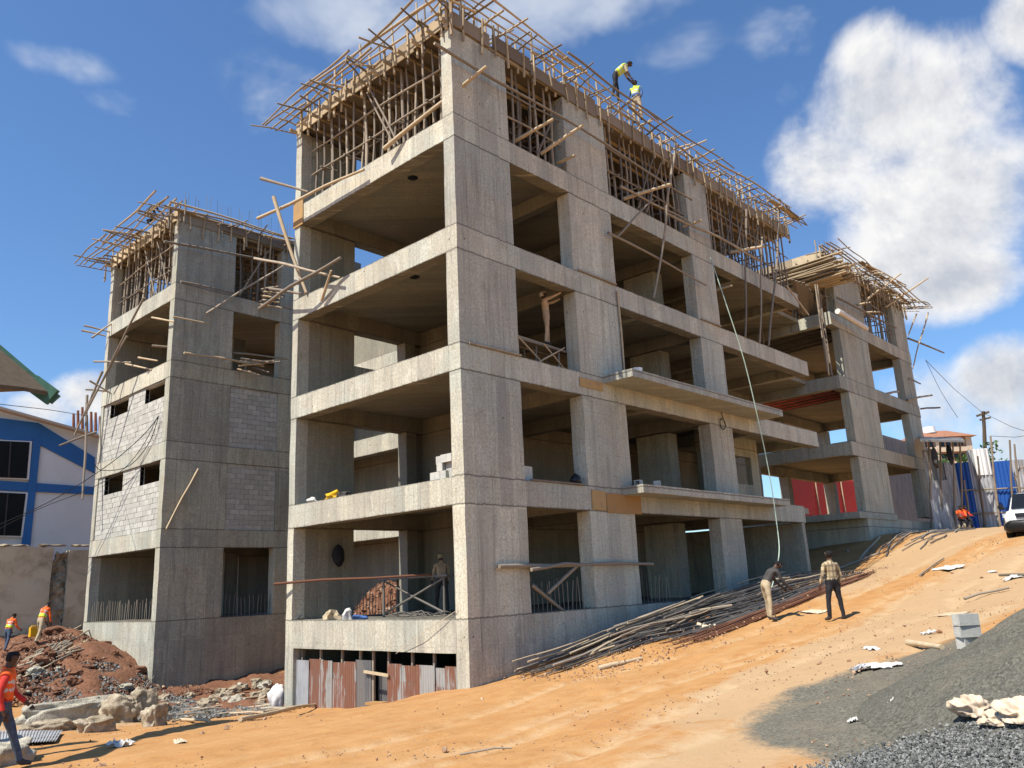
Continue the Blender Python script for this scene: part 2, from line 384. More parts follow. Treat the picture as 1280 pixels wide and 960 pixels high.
def ground_np(x, y):
    x = np.asarray(x, float); y = np.asarray(y, float); xf = x.ravel(); yf = y.ravel()
    z = _w[_n] + _w[_n + 1] * xf + _w[_n + 2] * yf
    for i in range(_n): z = z + _w[i] * _ph((xf - CTRL[i, 0]) ** 2 + (yf - CTRL[i, 1]) ** 2)
    far = np.clip((np.hypot(xf - 10, yf - 5) - 50) / 40, 0, 1)
    z = z * (1 - far) + 1.0 * far
    # the pits under the two buildings lie below their floors
    def inside(x0, x1, y0, y1, m=.25): return np.clip(np.minimum(np.minimum(xf - x0, x1 - xf), np.minimum(yf - y0, y1 - yf)) / m, 0, 1)
    k = inside(.3, 20.6, .45, 7.3); z = z * (1 - k) + np.minimum(z, -.75) * k
    k = inside(.3, 20, 16.4, 22.6); z = z * (1 - k) + np.minimum(z, -.9) * k
    k = inside(6.2, 20, 7.5, 16.2); z = z * (1 - k) + np.minimum(z, -.5) * k
    # red spoil heap by the far block and in the yard
    def bump(cx, cy, rx, ry, h, p=1.3): return h * np.clip(1 - (((xf - cx) / rx) ** 2 + ((yf - cy) / ry) ** 2), 0, 1) ** p
    z = z + bump(-1.7, 19.4, 3.2, 4.6, 1.35) + bump(-.9, 23.5, 2.2, 3.2, .75) + bump(6.9, 11.6, 1.3, 3.4, 2.9)
    z = z + bump(-5.5, 18.5, 3.5, 4.0, .5)
    # ridge under the steel bars
    z = z + .22 * np.exp(-((yf + 1.5) / .8) ** 2) * np.clip((xf - 1) / 3, 0, 1) * np.clip((19 - xf) / 4, 0, 1)
    nr = np.clip(1 - (np.hypot(xf - 10, yf - 5) - 30) / 20, 0, 1)
    z = z + nr * ((fbm_np(xf, yf, 3, 4, .5) - .5) * .11)
    return z.reshape(x.shape)
def gz(x, y): return float(ground_np(np.array([x]), np.array([y]))[0])
def hit(u, v, off=0.0, d0=3.0, d1=70.0):
    """where the line of sight through a measured spot meets the ground"""
    ds = np.arange(d0, d1, .04); r = ray(u, v)
    X = CP.x + r.x * ds; Y = CP.y + r.y * ds; Z = CP.z + r.z * ds
    g = ground_np(X, Y) + heap_np(X, Y)
    k = np.argmax(Z <= g)
    if Z[k] > g[k]: k = len(ds) - 1
    return V((X[k], Y[k], g[k] + off))

def heap_np(x, y):
    """fine grey gravel tipped at the right of the site"""
    x = np.asarray(x, float); y = np.asarray(y, float)
    def cone(cx, cy, r, h, sq=1.0):
        d = np.hypot((x - cx), (y - cy) * sq); return h * (1 - d / r)
    a = np.maximum(cone(-1.5, -14.0, 4.4, 1.8), cone(1.6, -13.6, 3.5, 1.3, 1.0))
    s = .06
    return np.where(a > -s * 2, np.log1p(np.exp(np.clip(a / s, -30, 30))) * s, 0) * np.clip((a + 2 * s) / (2 * s), 0, 1)

def red_np(x, y):
    a = np.clip(1.15 - (((x + 2.4) / 4.2) ** 2 + ((y - 20.0) / 5.6) ** 2), 0, 1)
    b = np.clip(1.1 - (((x - 5.1) / 2.0) ** 2 + ((y - 11.2) / 3.6) ** 2), 0, 1)
    d_ = np.clip(1.3 - (((x - 1.5) / 5.5) ** 2 + ((y - 12) / 5.0) ** 2), 0, 1) * .62
    b = np.maximum(b, d_)
    c = np.clip((x + 9) / 4, 0, 1) * np.clip((y - 13) / 5, 0, 1) * np.clip((9 - x) / 3, 0, 1)
    return np.clip(np.maximum(np.maximum(a * 2, b * 2), c), 0, 1)
def axis(lo, a, b, hi, st):
    mid = np.arange(a, b + 1e-6, st); out = []; x = a; s = st
    while x > lo: s *= 1.25; x -= s; out.append(x)
    out2 = []; x = b; s = st
    while x < hi: s *= 1.25; x += s; out2.append(x)
    return np.array(out[::-1] + list(mid) + out2)
gx = axis(-1500, -14, 42, 1500, .16); gy = axis(-1500, -15, 31, 1500, .16)
GX, GY = np.meshgrid(gx, gy, indexing='ij')
GZ = ground_np(GX, GY)
near = np.clip(1 - (np.hypot(GX - 10, GY - 5) - 30) / 20, 0, 1)
redm = red_np(GX, GY)
GZ = GZ + near * ((fbm_np(GX, GY, 9, 3, 3.1) - .5) * .05)
def hitg(u, v):
    ds = np.arange(2.5, 60, .05); r = ray(u, v); X = CP.x + r.x * ds; Y = CP.y + r.y * ds; Z = CP.z + r.z * ds; k = np.argmax(Z <= ground_np(X, Y)); return X[k], Y[k]
POLY = [hitg(u, v) for u, v in ((930, 903), (962, 885), (1000, 864), (1060, 838), (1100, 828), (1150, 812), (1180, 800), (1240, 792))] + [(8, -13), (4, -19), (-12, -19), (-11, -14.5)] + [hitg(u, v) for u, v in ((1080, 990), (1040, 960), (1005, 942), (965, 922))]
def sdpoly(px, py, poly):
    n = len(poly); d = np.full(px.shape, 1e9); ins = np.zeros(px.shape, bool)
    for i in range(n):
        ax_, ay_ = poly[i]; bx_, by_ = poly[(i + 1) % n]; ex_, ey_ = bx_ - ax_, by_ - ay_
        t = np.clip(((px - ax_) * ex_ + (py - ay_) * ey_) / (ex_ * ex_ + ey_ * ey_), 0, 1); d = np.minimum(d, np.hypot(px - ax_ - t * ex_, py - ay_ - t * ey_))
        c_ = (ay_ > py) != (by_ > py); ins ^= c_ & (px < (bx_ - ax_) * (py - ay_) / ((by_ - ay_) if by_ != ay_ else 1e-9) + ax_)
    return np.where(ins, d, -d)
grav = np.clip(.5 + (sdpoly(GX, GY, POLY) + (fbm_np(GX, GY, 4, 4, .9) - .5) * .7) * .9, 0, 1)
GZ = GZ + near * redm * ((fbm_np(GX, GY, 21, 4, 1.3) - .5) * .7)
# wheel ruts along the haul road
rut = sum(np.exp(-((GY - y0_ + .09 * (GX - 5) - (fbm_np(GX, GX * 0 + y0_, 5, 2, .15) - .5) * 2.2) / .16) ** 2) for y0_ in (-3.6, -5.2, -5.7, -7.2)) + np.exp(-((GY + 7.4 + .1 * (GX - 5) - (fbm_np(GX, GX * 0, 5, 2, .2) - .5) * 1.5) / .22) ** 2) + np.exp(-((GY + 9.2 + .1 * (GX - 5)) / .22) ** 2)
GZ = GZ - .05 * rut * near * np.clip((GX + 10) / 4, 0, 1)
def grid_faces(nx, ny):
    i, j = np.meshgrid(np.arange(nx - 1), np.arange(ny - 1), indexing='ij'); a = (i * ny + j).ravel()
    return np.stack([a, a + ny, a + ny + 1, a + 1], 1)
def f_ground(t):
    p = t.pos(); red = t.attr('red'); dust = t.attr('dust')
    n1 = t.noise(p, .35, 5, .6, .5); n2 = t.noise(p, 2.2, 6, .65, .4); n3 = t.noise(p, 14, 4, .7)
    sx = t.noise(t.vm('MULTIPLY', p, (.5, 2.2, 1)), .9, 6, .7, .8)
    c = t.mix(t.mr(n2, .3, .7), (.37, .178, .056), (.47, .25, .092))
    c = t.mix(t.mr(sx, .45, .7, 0, .6), c, (.47, .28, .125))
    c = t.mix(t.mr(n1, .55, .7, 0, .55), c, (.34, .15, .05))
    c = t.mix(t.mr(t.m('ADD', dust, t.m('MULTIPLY', t.m('SUBTRACT', n2, .5), .9)), .35, .65, 0, .8), c, (.43, .295, .165))
    c = t.mix(t.mr(t.m('ADD', red, t.m('MULTIPLY', t.m('SUBTRACT', n2, .5), .6)), .3, .6), c, t.mix(t.mr(n3, .35, .65), (.115, .048, .026), (.24, .115, .062)))
    c = t.mix(t.m('MULTIPLY', t.attr('rut'), t.mr(n2, .35, .6, 0, .6)), c, (.52, .38, .22))
    c = t.mix(t.mr(n3, .62, .74, 0, .45), c, (.16, .09, .05))
    c = t.mix(t.mr(t.vor(p, 7.0), .05, .12, .5, 0), c, (.30, .24, .18))
    b2 = t.noise(p, .9, 4, .6)
    gr = t.m('ADD', t.attr('grav'), t.m('MULTIPLY', t.m('SUBTRACT', n3, .5), .5))
    gr = t.m('ADD', gr, t.m('MULTIPLY', t.m('SUBTRACT', n2, .5), .5))
    c = t.mix(t.mr(gr, .32, .62, 0, .95), c, t.mix(t.mr(b2, .52, .7, 0, .5), t.mix(t.mr(t.noise(p, 3, 4), .3, .7, 0, .5), t.mix(t.sep(t.vor(p, 38, out='Color'))[0], (.055, .054, .042), (.19, .182, .14)), (.125, .12, .097)), (.21, .175, .12)))
    h = t.m('ADD', t.m('MULTIPLY', t.mr(t.vor(t.vm('ADD', p, t.vm('MULTIPLY', (.3, .3, .3), t.comb(n3, n2, n1))), 3.2, 'SMOOTH_F1'), 0, .35), .5), t.m('ADD', n2, t.m('ADD', t.m('MULTIPLY', n3, .45), t.m('MULTIPLY', t.noise(p, 60, 2), .15))))
    return c, t.bump(h, .6, .05)
MT['ground'] = mat('orange_murram_soil', f_ground, .95)
def blob(cx, cy, rx, ry): return np.clip(1 - ((GX - cx) / rx) ** 2 - ((GY - cy) / ry) ** 2, 0, 1)
dust = np.clip(blob(-4, -9.5, 5, 2.6) * .8 + blob(9, -8, 9, 2.8) * 1.1 + blob(18, -9, 9, 3.5) * .65 + blob(1, -7, 6, 1.6) * .7 + blob(3, -7.6, 6, 1.7) * .9 + blob(18, -3.5, 9, 2.2) * 1.1 + blob(27, -4, 12, 3) + blob(14, -1.5, 8, 1.2) + blob(-7, 7.5, 8, 2.6) * .9 , 0, 1)
dust *= np.clip(.45 + fbm_np(GX, GY, 44, 4, .7) * 1.1, 0, 1)
gnd = mesh_np('ground', np.stack([GX.ravel(), GY.ravel(), GZ.ravel()], 1), grid_faces(len(gx), len(gy)), 'ground', {'red': redm.ravel(), 'dust': dust.ravel(), 'grav': grav.ravel(), 'rut': np.clip(rut * near, 0, 1).ravel()}, True)
tag(gnd, 'orange murram soil of the building site sloping up to the right', kind='structure')

# gravel heap sheet
def f_gravel(t):
    p = t.pos(); v = t.vor(p, 38, out='Color'); n = t.noise(p, 3, 4); b = t.noise(p, .9, 4, .6)
    c = t.mix(t.sep(v)[0], (.055, .054, .042), (.19, .182, .14)); c = t.mix(t.mr(n, .3, .7, 0, .5), c, (.125, .12, .097))
    c = t.mix(t.mr(b, .52, .7, 0, .5), c, (.21, .175, .12))
    return c, t.bump(t.m('ADD', t.vor(p, 38), t.m('MULTIPLY', t.noise(p, 90, 2), .5)), .9, .02)
MT['gravel'] = mat('crushed_stone_dust', f_gravel, .95)
hx = np.arange(-9.5, 6.2, .07); hy = np.arange(-18.6, -7.5, .07); HX, HY = np.meshgrid(hx, hy, indexing='ij')
wob = (fbm_np(HX, HY, 4, 4, .9) - .5)
HH = heap_np(HX + wob * .5, HY + wob * .5)
ridge = (fbm_np(HX * .6 + HY * .8, HY * .25, 8, 3, 1.2) - .5) * .22 + (fbm_np(HX, HY, 2, 3, 5) - .5) * .05
HH_ = HH
HZ = ground_np(HX, HY) + HH + ridge * np.clip(HH * 2, 0, 1) - .03 + np.clip(HH * 6, 0, 1) * .05 - .5 * (HH < .015)
gv = mesh_np('gravel_heap', np.stack([HX.ravel(), HY.ravel(), HZ.ravel()], 1), grid_faces(len(hx), len(hy)), 'gravel', None, True)
tag(gv, 'heap of fine grey crushed gravel spread over the orange soil', 'gravel heap', kind='stuff')
# ------------------------------------------------------------------ concrete frames
T = [0, 3.3, 6.6, 9.79, 13.0, 16.25]
HB = .68
def part(mb_, name, m, root, kind=None): 
    o = mb_.build(name, m, root)
    if kind: o['kind'] = kind
    return o
def rb(name, a, b, m, root, amp=.014, step=.4): return MB().rbox(a, b, amp, step).build(name, m, root)
def starter_bars(root, pts, z0, h=.8, m='dowel'):
    for (x, y) in pts:
        t = MB(); dx, dy = rnd.uniform(-.05, .05), rnd.uniform(-.05, .05); hh = h * rnd.uniform(.8, 1.1)
        t.tube([(x, y, z0 - .05), (x + dx * .4, y + dy * .4, z0 + hh * .5), (x + dx, y + dy, z0 + hh)], .012, n=5)
        t.build('starter_bar', m, root)

# ---- main block: long side on Y=0, sunlit short side on X=0
A = thing('concrete_frame', (10.7, 3.8, -2.3), 'nearest and largest concrete frame, five storeys with a sunlit open short side', 'building')
XA = [(0, 2.17), (4.81, 6.96), (12.05, 13.64)]
DEP = 7.6
for lv in range(5):
    z0 = T[lv]; z1 = T[lv + 1] - HB if lv < 4 else 15.66
    for i, (a, b) in enumerate(XA):
        j = rnd.uniform(0, .012); y1 = .42
        if i == 0:   # angle-shaped corner column
            rb('column', (j, j, z0), (b, .42, z1), 'conc', A)
        else: rb('column', (a, j, z0), (b, y1 + .05, z1), 'conc', A)
    j = rnd.uniform(0, .012)
    rb('column', (j, DEP - .305, z0), (.42, DEP, z1), 'conc', A)
    rb('shear_wall', (.42, DEP - .3, z0), (2.15, DEP, z1), 'conc_shade' if lv < 4 else 'concg', A)
    rb('column', (4.2, DEP - .45, z0), (4.65, DEP, z1), 'conc_shade', A)
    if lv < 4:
        rb('rear_wall', (4.65, DEP - .25, z0), (8.6, DEP - .03, z1), 'conc_shade', A)
        rb('rear_wall', (11.2, DEP - .25, z0), (15.4, DEP - .03, z1), 'conc_shade', A)
        if lv == 0: rb('rear_wall', (15.4, DEP - .25, z0), (17.6, DEP - .03, z1), 'conc_shade', A); rb('rear_wall', (8.6, DEP - .25, z0), (11.2, DEP - .03, z1), 'conc_shade', A)
        rb('rear_wall', (17.6, DEP - .25, z0), (19.0, DEP - .03, z1), 'conc_shade', A)
        rb('added_partition', (5.0, 5.6, z0), (18.7 if lv == 0 else 21.0, 5.8, z1 + .45), 'conc_shade', A)  # partition added so the open bays stay dark behind
        rb('cross_wall', (5.0, 5.8, z0), (5.2, DEP - .26, z1 + .5), 'conc_shade', A)
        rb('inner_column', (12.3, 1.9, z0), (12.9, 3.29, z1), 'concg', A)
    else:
        MB().box((5.0, 4.9, z0), (20.8, 4.95, z1)).build('shade_backing', 'tindark', A); MB().box((4.66, DEP - .2, z0), (8.4, DEP - .15, z1)).build('shade_backing', 'tindark', A)  # added dark sheets stand in for the deep shade among the props
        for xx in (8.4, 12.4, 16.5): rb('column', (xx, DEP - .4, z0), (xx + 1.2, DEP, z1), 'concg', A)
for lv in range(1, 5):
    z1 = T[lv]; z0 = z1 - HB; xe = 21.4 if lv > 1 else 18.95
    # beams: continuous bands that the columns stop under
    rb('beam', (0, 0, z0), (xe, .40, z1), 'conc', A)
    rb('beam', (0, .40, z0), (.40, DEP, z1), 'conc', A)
    rb('beam', (.40, DEP - .4, z0), (xe, DEP, z1), 'conc_shade', A)
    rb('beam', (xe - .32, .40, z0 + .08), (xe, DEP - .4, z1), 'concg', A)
    for xx in (5.0, 8.4, 12.3, 15.9): rb('beam', (xx, .4, z0 + .04), (xx + .3, DEP - .4, z1 - .18), 'conc_shade', A)
    rb('floor_slab', (.40, .40, z1 - .18), (xe - .32, DEP - .4, z1), 'conc_shade', A)
rb('plinth_wall', (0, 0, -.02 - 2.6), (.42, .42, -.76), 'conc', A)
rb('beam', (0, 0, -.76), (.4, DEP, 0), 'conc', A)
rb('plinth_wall', (.42, .0, -2.2), (12.2, .3, 0), 'conc', A)
rb('plinth_wall', (12.2, .0, -1.2), (19, .3, -.02), 'conc', A)
rb('beam', (.4, DEP - .4, -.76), (20.6, DEP, 0), 'conc_shade', A)
rb('plinth_wall', (.42, DEP - .38, -3.0), (20, DEP - .08, -.76), 'conc_shade', A)
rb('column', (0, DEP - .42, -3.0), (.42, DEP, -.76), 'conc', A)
rb('floor_slab', (.40, .3, -.2), (20.6, DEP - .4, 0), 'conc_shade', A)
# end wall under the ground storey beam and the set-back wall on the next floor
rb('end_wall', (18.72, .02, -.6), (18.97, DEP - .3, T[1] - HB), 'concg', A)
w = MB()
rb('stair_wall', (15.2, 2.2, T[1]), (17.9, 2.45, T[2] - .18), 'concg', A)
rb('stair_wall', (19.3, 2.2, T[1]), (20.0, 2.45, T[2] - .18), 'concg', A)
rb('stair_wall', (17.9, 2.2, T[1]), (19.3, 2.45, T[1] + 1.1), 'concg', A)
rb('stair_wall', (17.9, 2.2, T[1] + 2.3), (19.3, 2.45, T[2] - .18), 'concg', A)
for lv in (2, 3): rb('inner_column', (17.2, 3.0, T[lv]), (17.8, 4.4, T[lv + 1] - .2), 'concg', A)
rb('floor_slab', (18.6, .4, 3.05), (20.4, DEP - .4, 3.29), 'conc_shade', A)
rb('beam', (18.96, .15, 2.63), (19.4, .4, 3.3), 'conc', A)
# thin balcony plates sticking out from the long side
rb('balcony_plate', (5.85, -1.08, 6.42), (15.72, -.012, 6.66), 'conc', A, .012)
rb('balcony_plate', (6.4, -.75, 3.12), (16.1, -.012, 3.36), 'conc', A, .012)
# low block parapet on the third floor, at the rear opening
rb('parapet', (2.15, DEP - .28, 6.6), (4.2, DEP - .05, 7.95), 'conc', A)
starter_bars(A, [(2.35 + i * .17, .22) for i in range(14)], 0, .82)
starter_bars(A, [(7.2 + i * .2, .2) for i in range(12)], 0, .85)
starter_bars(A, [(2.35 + i * .12, DEP - .2) for i in range(15)], 0, .8)
# ceiling patches: openings for pipes
for lv, (px, py) in ((4, (1.3, 3.2)), (3, (1.3, 3.2)), (2, (1.3, 3.0))):
    t = MB(); t.tube([(px, py, T[lv] - .19), (px, py, T[lv] - .183)], .16, .15, 12); t.build('pipe_sleeve', 'blackp', A)

# ---- left block
B = thing('concrete_frame', (4.5, 19.6, -2.4), 'smaller concrete frame with grey block infill and four small dark window openings', 'building')
BY0, BY1, BX1 = 16.2, 23.0, 9.0
for lv in range(5):
    z0 = T[lv]; z1 = T[lv + 1] - HB if lv < 4 else 15.66
    j = rnd.uniform(0, .012)
    rb('column', (j, BY0 + j, z0), (2.5, BY0 + .4, z1), 'concg', B)
    rb('column', (4.70, BY0, z0), (6.6, BY0 + .4, z1), 'concg', B)
    rb('column', (j, BY1 - .305, z0), (.4, BY1, z1), 'conc', B)
    rb('shear_wall', (.4, BY1 - .3, z0), (4.2 if lv < 4 else 1.6, BY1 - .03, z1), 'conc_shade', B)
    rb('column', (4.3, 19.5, z0), (4.9, 20.2, z1), 'conc_shade', B)
    if lv < 4:
        rb('column', (6.6, BY1 - .5, z0), (BX1, BY1, z1), 'conc_shade', B)
        if lv > 0 and lv != 3: rb('rear_wall', (BX1 - .3, BY0 + .4, z0), (BX1, BY1 - .5, z1), 'conc_shade', B)
for lv in range(1, 5):
    z1 = T[lv]; z0 = z1 - (HB if lv != 3 else HB)
    rb('beam', (0, BY0, z0), (BX1, BY0 + .38, z1), 'concg', B)
    rb('beam', (0, BY0 + .38, z0), (.38, BY1, z1), 'conc', B)
    rb('beam', (.38, BY1 - .38, z0), (BX1, BY1, z1), 'conc_shade', B)
    rb('beam', (BX1 - .35, BY0 + .38, z0), (BX1 + .01, BY1 - .38, z1), 'conc_shade', B)
    rb('floor_slab', (.38, BY0 + .38, z1 - .18), (BX1 - .35, BY1 - .38, z1), 'conc_shade', B)
rb('plinth_wall', (0, BY0, -3.2), (BX1, BY0 + .3, 0), 'concg', B)
rb('plinth_wall', (0, BY0 + .3, -3.2), (.3, BY1, 0), 'conc', B)
rb('floor_slab', (.3, BY0 + .3, -.2), (BX1, BY1, 0), 'conc_shade', B)
starter_bars(B, [(.15, BY0 + .5 + i * .2) for i in range(30)], 0, .75)
starter_bars(B, [(2.6 + i * .17, BY0 + .2) for i in range(13)], 0, .8)
def block_wall(root, org, du, dv_len, z0, z1, normal, holes=(), name='block_panel'):
    """hollow-block masonry, each course laid with slightly uneven blocks; one mesh for the panel"""
    mb_ = MB(); bw, bh, th = .40, .205, .18; row = 0; z = z0; du = V(du); n = V(normal)
    while z < z1 - .02:
        zt = min(z + bh - .012, z1 - .004); u = -(bw / 2 if row % 2 else 0)
        while u < dv_len:
            ua, ub = max(u + .006, 0.003), min(u + bw - .006, dv_len - .003)
            segs = [(ua, ub)]
            for (h0, h1, hz0, hz1) in holes:
                if z + bh * .5 > hz0 and z + bh * .5 < hz1:
                    ns = []
                    for (a, b) in segs:
                        if b <= h0 or a >= h1: ns.append((a, b))
                        else:
                            if a < h0: ns.append((a, h0))
                            if b > h1: ns.append((h1, b))
                    segs = ns
            for (a, b) in segs:
                if b - a < .04: continue
                o = rnd.uniform(-.008, .008)
                p0 = V(org) + du * a + n * o; p1 = V(org) + du * b + n * o - n * th
                lo = [min(p0[i], p1[i]) for i in range(3)]; hi = [max(p0[i], p1[i]) for i in range(3)]
                mb_.box((lo[0], lo[1], z), (hi[0], hi[1], zt), 0)
            u += bw
        z += bh; row += 1
    # mortar bed set back behind the block faces
    hs = sorted(holes); cuts = [(0.0, dv_len)]
    def mort(a, b, za, zb):
        if b - a < .02 or zb - za < .02: return
        p0 = V(org) + du * a - n * .022; p1 = V(org) + du * b - n * (th - .022)
        lo = [min(p0[i], p1[i]) for i in range(3)]; hi = [max(p0[i], p1[i]) for i in range(3)]
        mb_.box((lo[0], lo[1], za), (hi[0], hi[1], zb), 1)
    if not hs: mort(0.004, dv_len - .004, z0 + .002, z1 - .006)
    else:
        za, zb = hs[0][2], hs[0][3]
        mort(.004, dv_len - .004, z0 + .002, za); mort(.004, dv_len - .004, zb, z1 - .006)
        x = .004
        for h in hs: mort(x, h[0], za, zb); x = h[1]
        mort(x, dv_len - .004, za, zb)
    return mb_.build(name, ['block', 'mortar'], root)
# short side panels with two openings each (Y runs from the corner to the far column)
YL = BY1 - .305 - BY0 - .42
for lv, (wz0, wz1) in ((1, (5.14, 5.9)), (2, (8.40, 9.08))):
    o = block_wall(B, (.06, BY0 + .41, T[lv]), (0, 1, 0), YL, T[lv], T[lv + 1] - HB, (-1, 0, 0), [(.14, 1.92, wz0, wz1), (3.55, 5.43, wz0, wz1)])
    o['label'] = 'sunlit grey block infill with two small window openings'
    o = block_wall(B, (2.52, BY0 + .05, T[lv]), (1, 0, 0), 2.17, T[lv], T[lv + 1] - HB, (0, -1, 0))
    o['label'] = 'shaded block infill between two columns'

# ---- rear wing between the two, seen through the openings
E_ = thing('concrete_frame', (9, 12, -.6), 'low concrete frame seen through the rear openings, behind the red soil heap', 'building')
for lv in range(0, 4):
    z0 = T[lv]; z1 = T[lv + 1] - HB
    rb('column', (6.0, 7.75, z0 - (.8 if lv == 0 else 0)), (6.4, 8.9, z1), 'conc', E_)
    rb('column', (6.0, 15.3, z0 - (.8 if lv == 0 else 0)), (6.4, 16.1, z1), 'conc', E_)
    rb('column', (12, 8, z0 - (.8 if lv == 0 else 0)), (12.4, 9, z1), 'conc_shade', E_)
    rb('rear_wall', (12, 9, z0), (12.3, 16.1, z1), 'conc_shade', E_)
    rb('cross_wall', (7.9, 8.1, z0 - (.8 if lv == 0 else 0)), (8.1, 15.69, z1 + .5), 'conc_shade', E_)
for lv in range(1, 4):
    z1 = T[lv]; z0 = z1 - HB
    rb('beam', (6.0, 7.75, z0), (6.4, 16.1, z1), 'conc', E_)
    rb('beam', (6.4, 7.75, z0), (12.3, 8.1, z1), 'conc_shade', E_)
    rb('beam', (6.4, 15.7, z0), (12.3, 16.1, z1), 'conc_shade', E_)
    rb('floor_slab', (6.4, 8.1, z1 - .18), (12.3, 15.7, z1), 'conc_shade', E_)

# ---- right-hand block further up the slope
D = thing('concrete_frame', (31, 3, 2.0), 'grey concrete building frame farthest up the slope, sky showing through its open bays', 'building')
DX0, DX1, DD = 25.0, 37.0, 6.0
DC = [(26.0, 29.85), (34.8, 36.9)]
for lv in range(1, 5):
    z0 = T[lv]; z1 = T[lv + 1] - HB if lv < 4 else 15.6
    for a, b in DC: rb('column', (a, rnd.uniform(0, .012), z0), (b, .42, z1), 'concg', D)
    rb('column', (25.2, DD - .5, z0), (25.9, DD, z1), 'concg', D)
    if lv in (1, 2): rb('column', (30.2, DD - .5, z0), (30.7, DD, z1), 'concg', D)
    rb('column', (36.4, DD - .6, z0), (36.9, DD, z1), 'concg', D)
rb('column', (28.4, DD - .5, T[3]), (29.0, DD, T[4] - HB), 'concg', D)
rb('rear_wall', (25.9, DD - .3, T[3]), (28.39, DD - .05, T[4] - HB), 'conc_shade', D); rb('rear_wall', (29.01, DD - .3, T[3]), (30.6, DD - .05, T[4] - HB), 'conc_shade', D)
rb('link_wall', (21.6, 4.6, T[2]), (25.2, 4.8, T[4]), 'conc_shade', D); rb('link_wall', (20.6, 4.6, 1.0), (25.19, 4.8, T[2] - .01), 'conc_shade', D); rb('rear_wall', (25.9, DD - .3, 2.0), (27.3, DD - .05, T[2] - HB), 'conc_shade', D); rb('link_slab', (21.45, 1.6, T[4] - .2), (24.98, 4.6, T[4]), 'conc_shade', D); rb('link_slab', (21.45, 1.6, T[3] - .2), (24.98, 4.6, T[3]), 'conc_shade', D)
for lv in range(2, 5):
    z1 = T[lv]; z0 = z1 - HB; x0 = DX0 if lv > 2 else 25.3
    rb('beam', (x0, 0, z0), (DX1, .4, z1), 'concg', D)
    rb('beam', (x0, .4, z0 + .06), (x0 + .35, DD, z1), 'concg', D)
    rb('beam', (DX1 - .35, .4, z0 + .06), (DX1, DD, z1), 'concg', D)
    rb('beam', (x0 + .35, DD - .35, z0), (DX1 - .35, DD, z1), 'concg', D)
    rb('floor_slab', (x0 + .35, .4, z1 - .18), (DX1 - .35, DD - .35, z1), 'conc_shade', D)
rb('floor_slab', (24.9, -.05, 2.98), (30.0, DD, 3.28), 'concg', D)
rb('plinth_wall', (26.0, 0, .3), (30.0, .4, 2.98), 'concg', D)
rb('plinth_wall', (30.0, 0.0, .8), (37.6, .35, 3.05), 'concg', D)
rb('plinth_wall', (26.0, .4, .3), (26.4, DD, 2.98), 'concg', D)
# boards of the ceiling formwork still up, over the dark bays
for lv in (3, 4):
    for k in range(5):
        MB().obox((25.4, .7 + k * 1.05, T[lv] - .24), (29.8, .75 + k * 1.05, T[lv] - .24), .95, .03).build('ceiling_board', 'ply_bounce' if lv == 3 else 'ply', D)
    for k in range(7):
        MB().pole((25.4 + k * .65, .5, T[lv] - .3), (25.8 + k * .65, 5.4, T[lv] - .32), .04).build('ceiling_joist', 'pole', D)
# ------------------------------------------------------------------ loose poles on and beside the frames
def polep(label, a, b, r=.045, bend=.0, m='pole', group=None, via=None):
    """a pole between two measured spots; each spot is (u, v, plane axis, plane value)"""
    p, q = at(*a), at(*b); mb_ = MB()
    if via:
        pts = [p] + [at(*c) for c in via] + [q]; P2 = []
        for i in range(len(pts) - 1):
            p0 = pts[max(i - 1, 0)]; p1 = pts[i]; p2 = pts[i + 1]; p3 = pts[min(i + 2, len(pts) - 1)]
            for k in range(5):
                t = k / 5; P2.append(.5 * ((2 * p1) + (p2 - p0) * t + (2 * p0 - 5 * p1 + 4 * p2 - p3) * t * t + (3 * p1 - p0 - 3 * p2 + p3) * t ** 3))
        P2.append(pts[-1]); mb_.tube(P2, r, r * .75)
    else: mb_.pole(p, q, r, bend)
    return tag(mb_.build('timber_pole', m), label, 'pole', group)
Y, X = 'Y', 'X'
polep('long thin pole running down along the roofline of the long side, just under the platform', (543, 54, Y, -.25), (865, 250, Y, -.25), .045, .05)
polep('thick pale pole slanting up past the top corner of the nearest frame', (480, 186, X, -.25), (608, 83, Y, -.75), .065, .02, 'polel')
polep('long pale pole climbing along the top beam of the sunlit short side', (322, 273, X, -.5), (455, 212, X, -.2), .055, .03, 'polel')
polep('thick pale pole poking out of the first top bay', (643.5, 176.5, Y, .3), (691.7, 149, Y, -.9), .06, .01, 'polel')
polep('long pale pole poking out beside the second column of the top storey', (675.6, 192.5, Y, .3), (729.6, 156, Y, -.9), .06, .02, 'polel')
polep('short pale pole stub on the beam between the first two top bays', (696, 204, Y, .2), (719.4, 194, Y, -.5), .055, 0, 'polel')
polep('thick pale pole poking out of the wide middle top bay', (779, 249, Y, .3), (839, 230, Y, -.9), .07, .02, 'polel')
polep('pole slanting down out of the wide middle top bay', (776, 233, Y, -.1), (862, 278, Y, -.2), .045, .05)
polep('long bent pole hanging down in front of the second opening of the third row', (846, 180, Y, -.8), (817, 372, Y, -.2), .05, m='pole', via=[(835, 242, Y, -.6), (832, 283, Y, -.4), (824, 336, Y, -.25)])
polep('thin crooked pole crossing the bent hanging pole', (760, 291, Y, -.15), (883, 357, Y, -.2), .045, .08)
polep('short thin pole slanting up to the right of the crossing poles', (771, 297, Y, -.1), (816, 249, Y, -.4), .035, .02)
polep('long crooked ledger pole sloping down past the third column of the top storey', (834.6, 267, Y, -.3), (951, 327, Y, -.25), .05, .06)
polep('pale pole stub beside the third column', (853.5, 283, Y, .1), (877.3, 275.6, Y, -.6), .055, 0, 'polel')
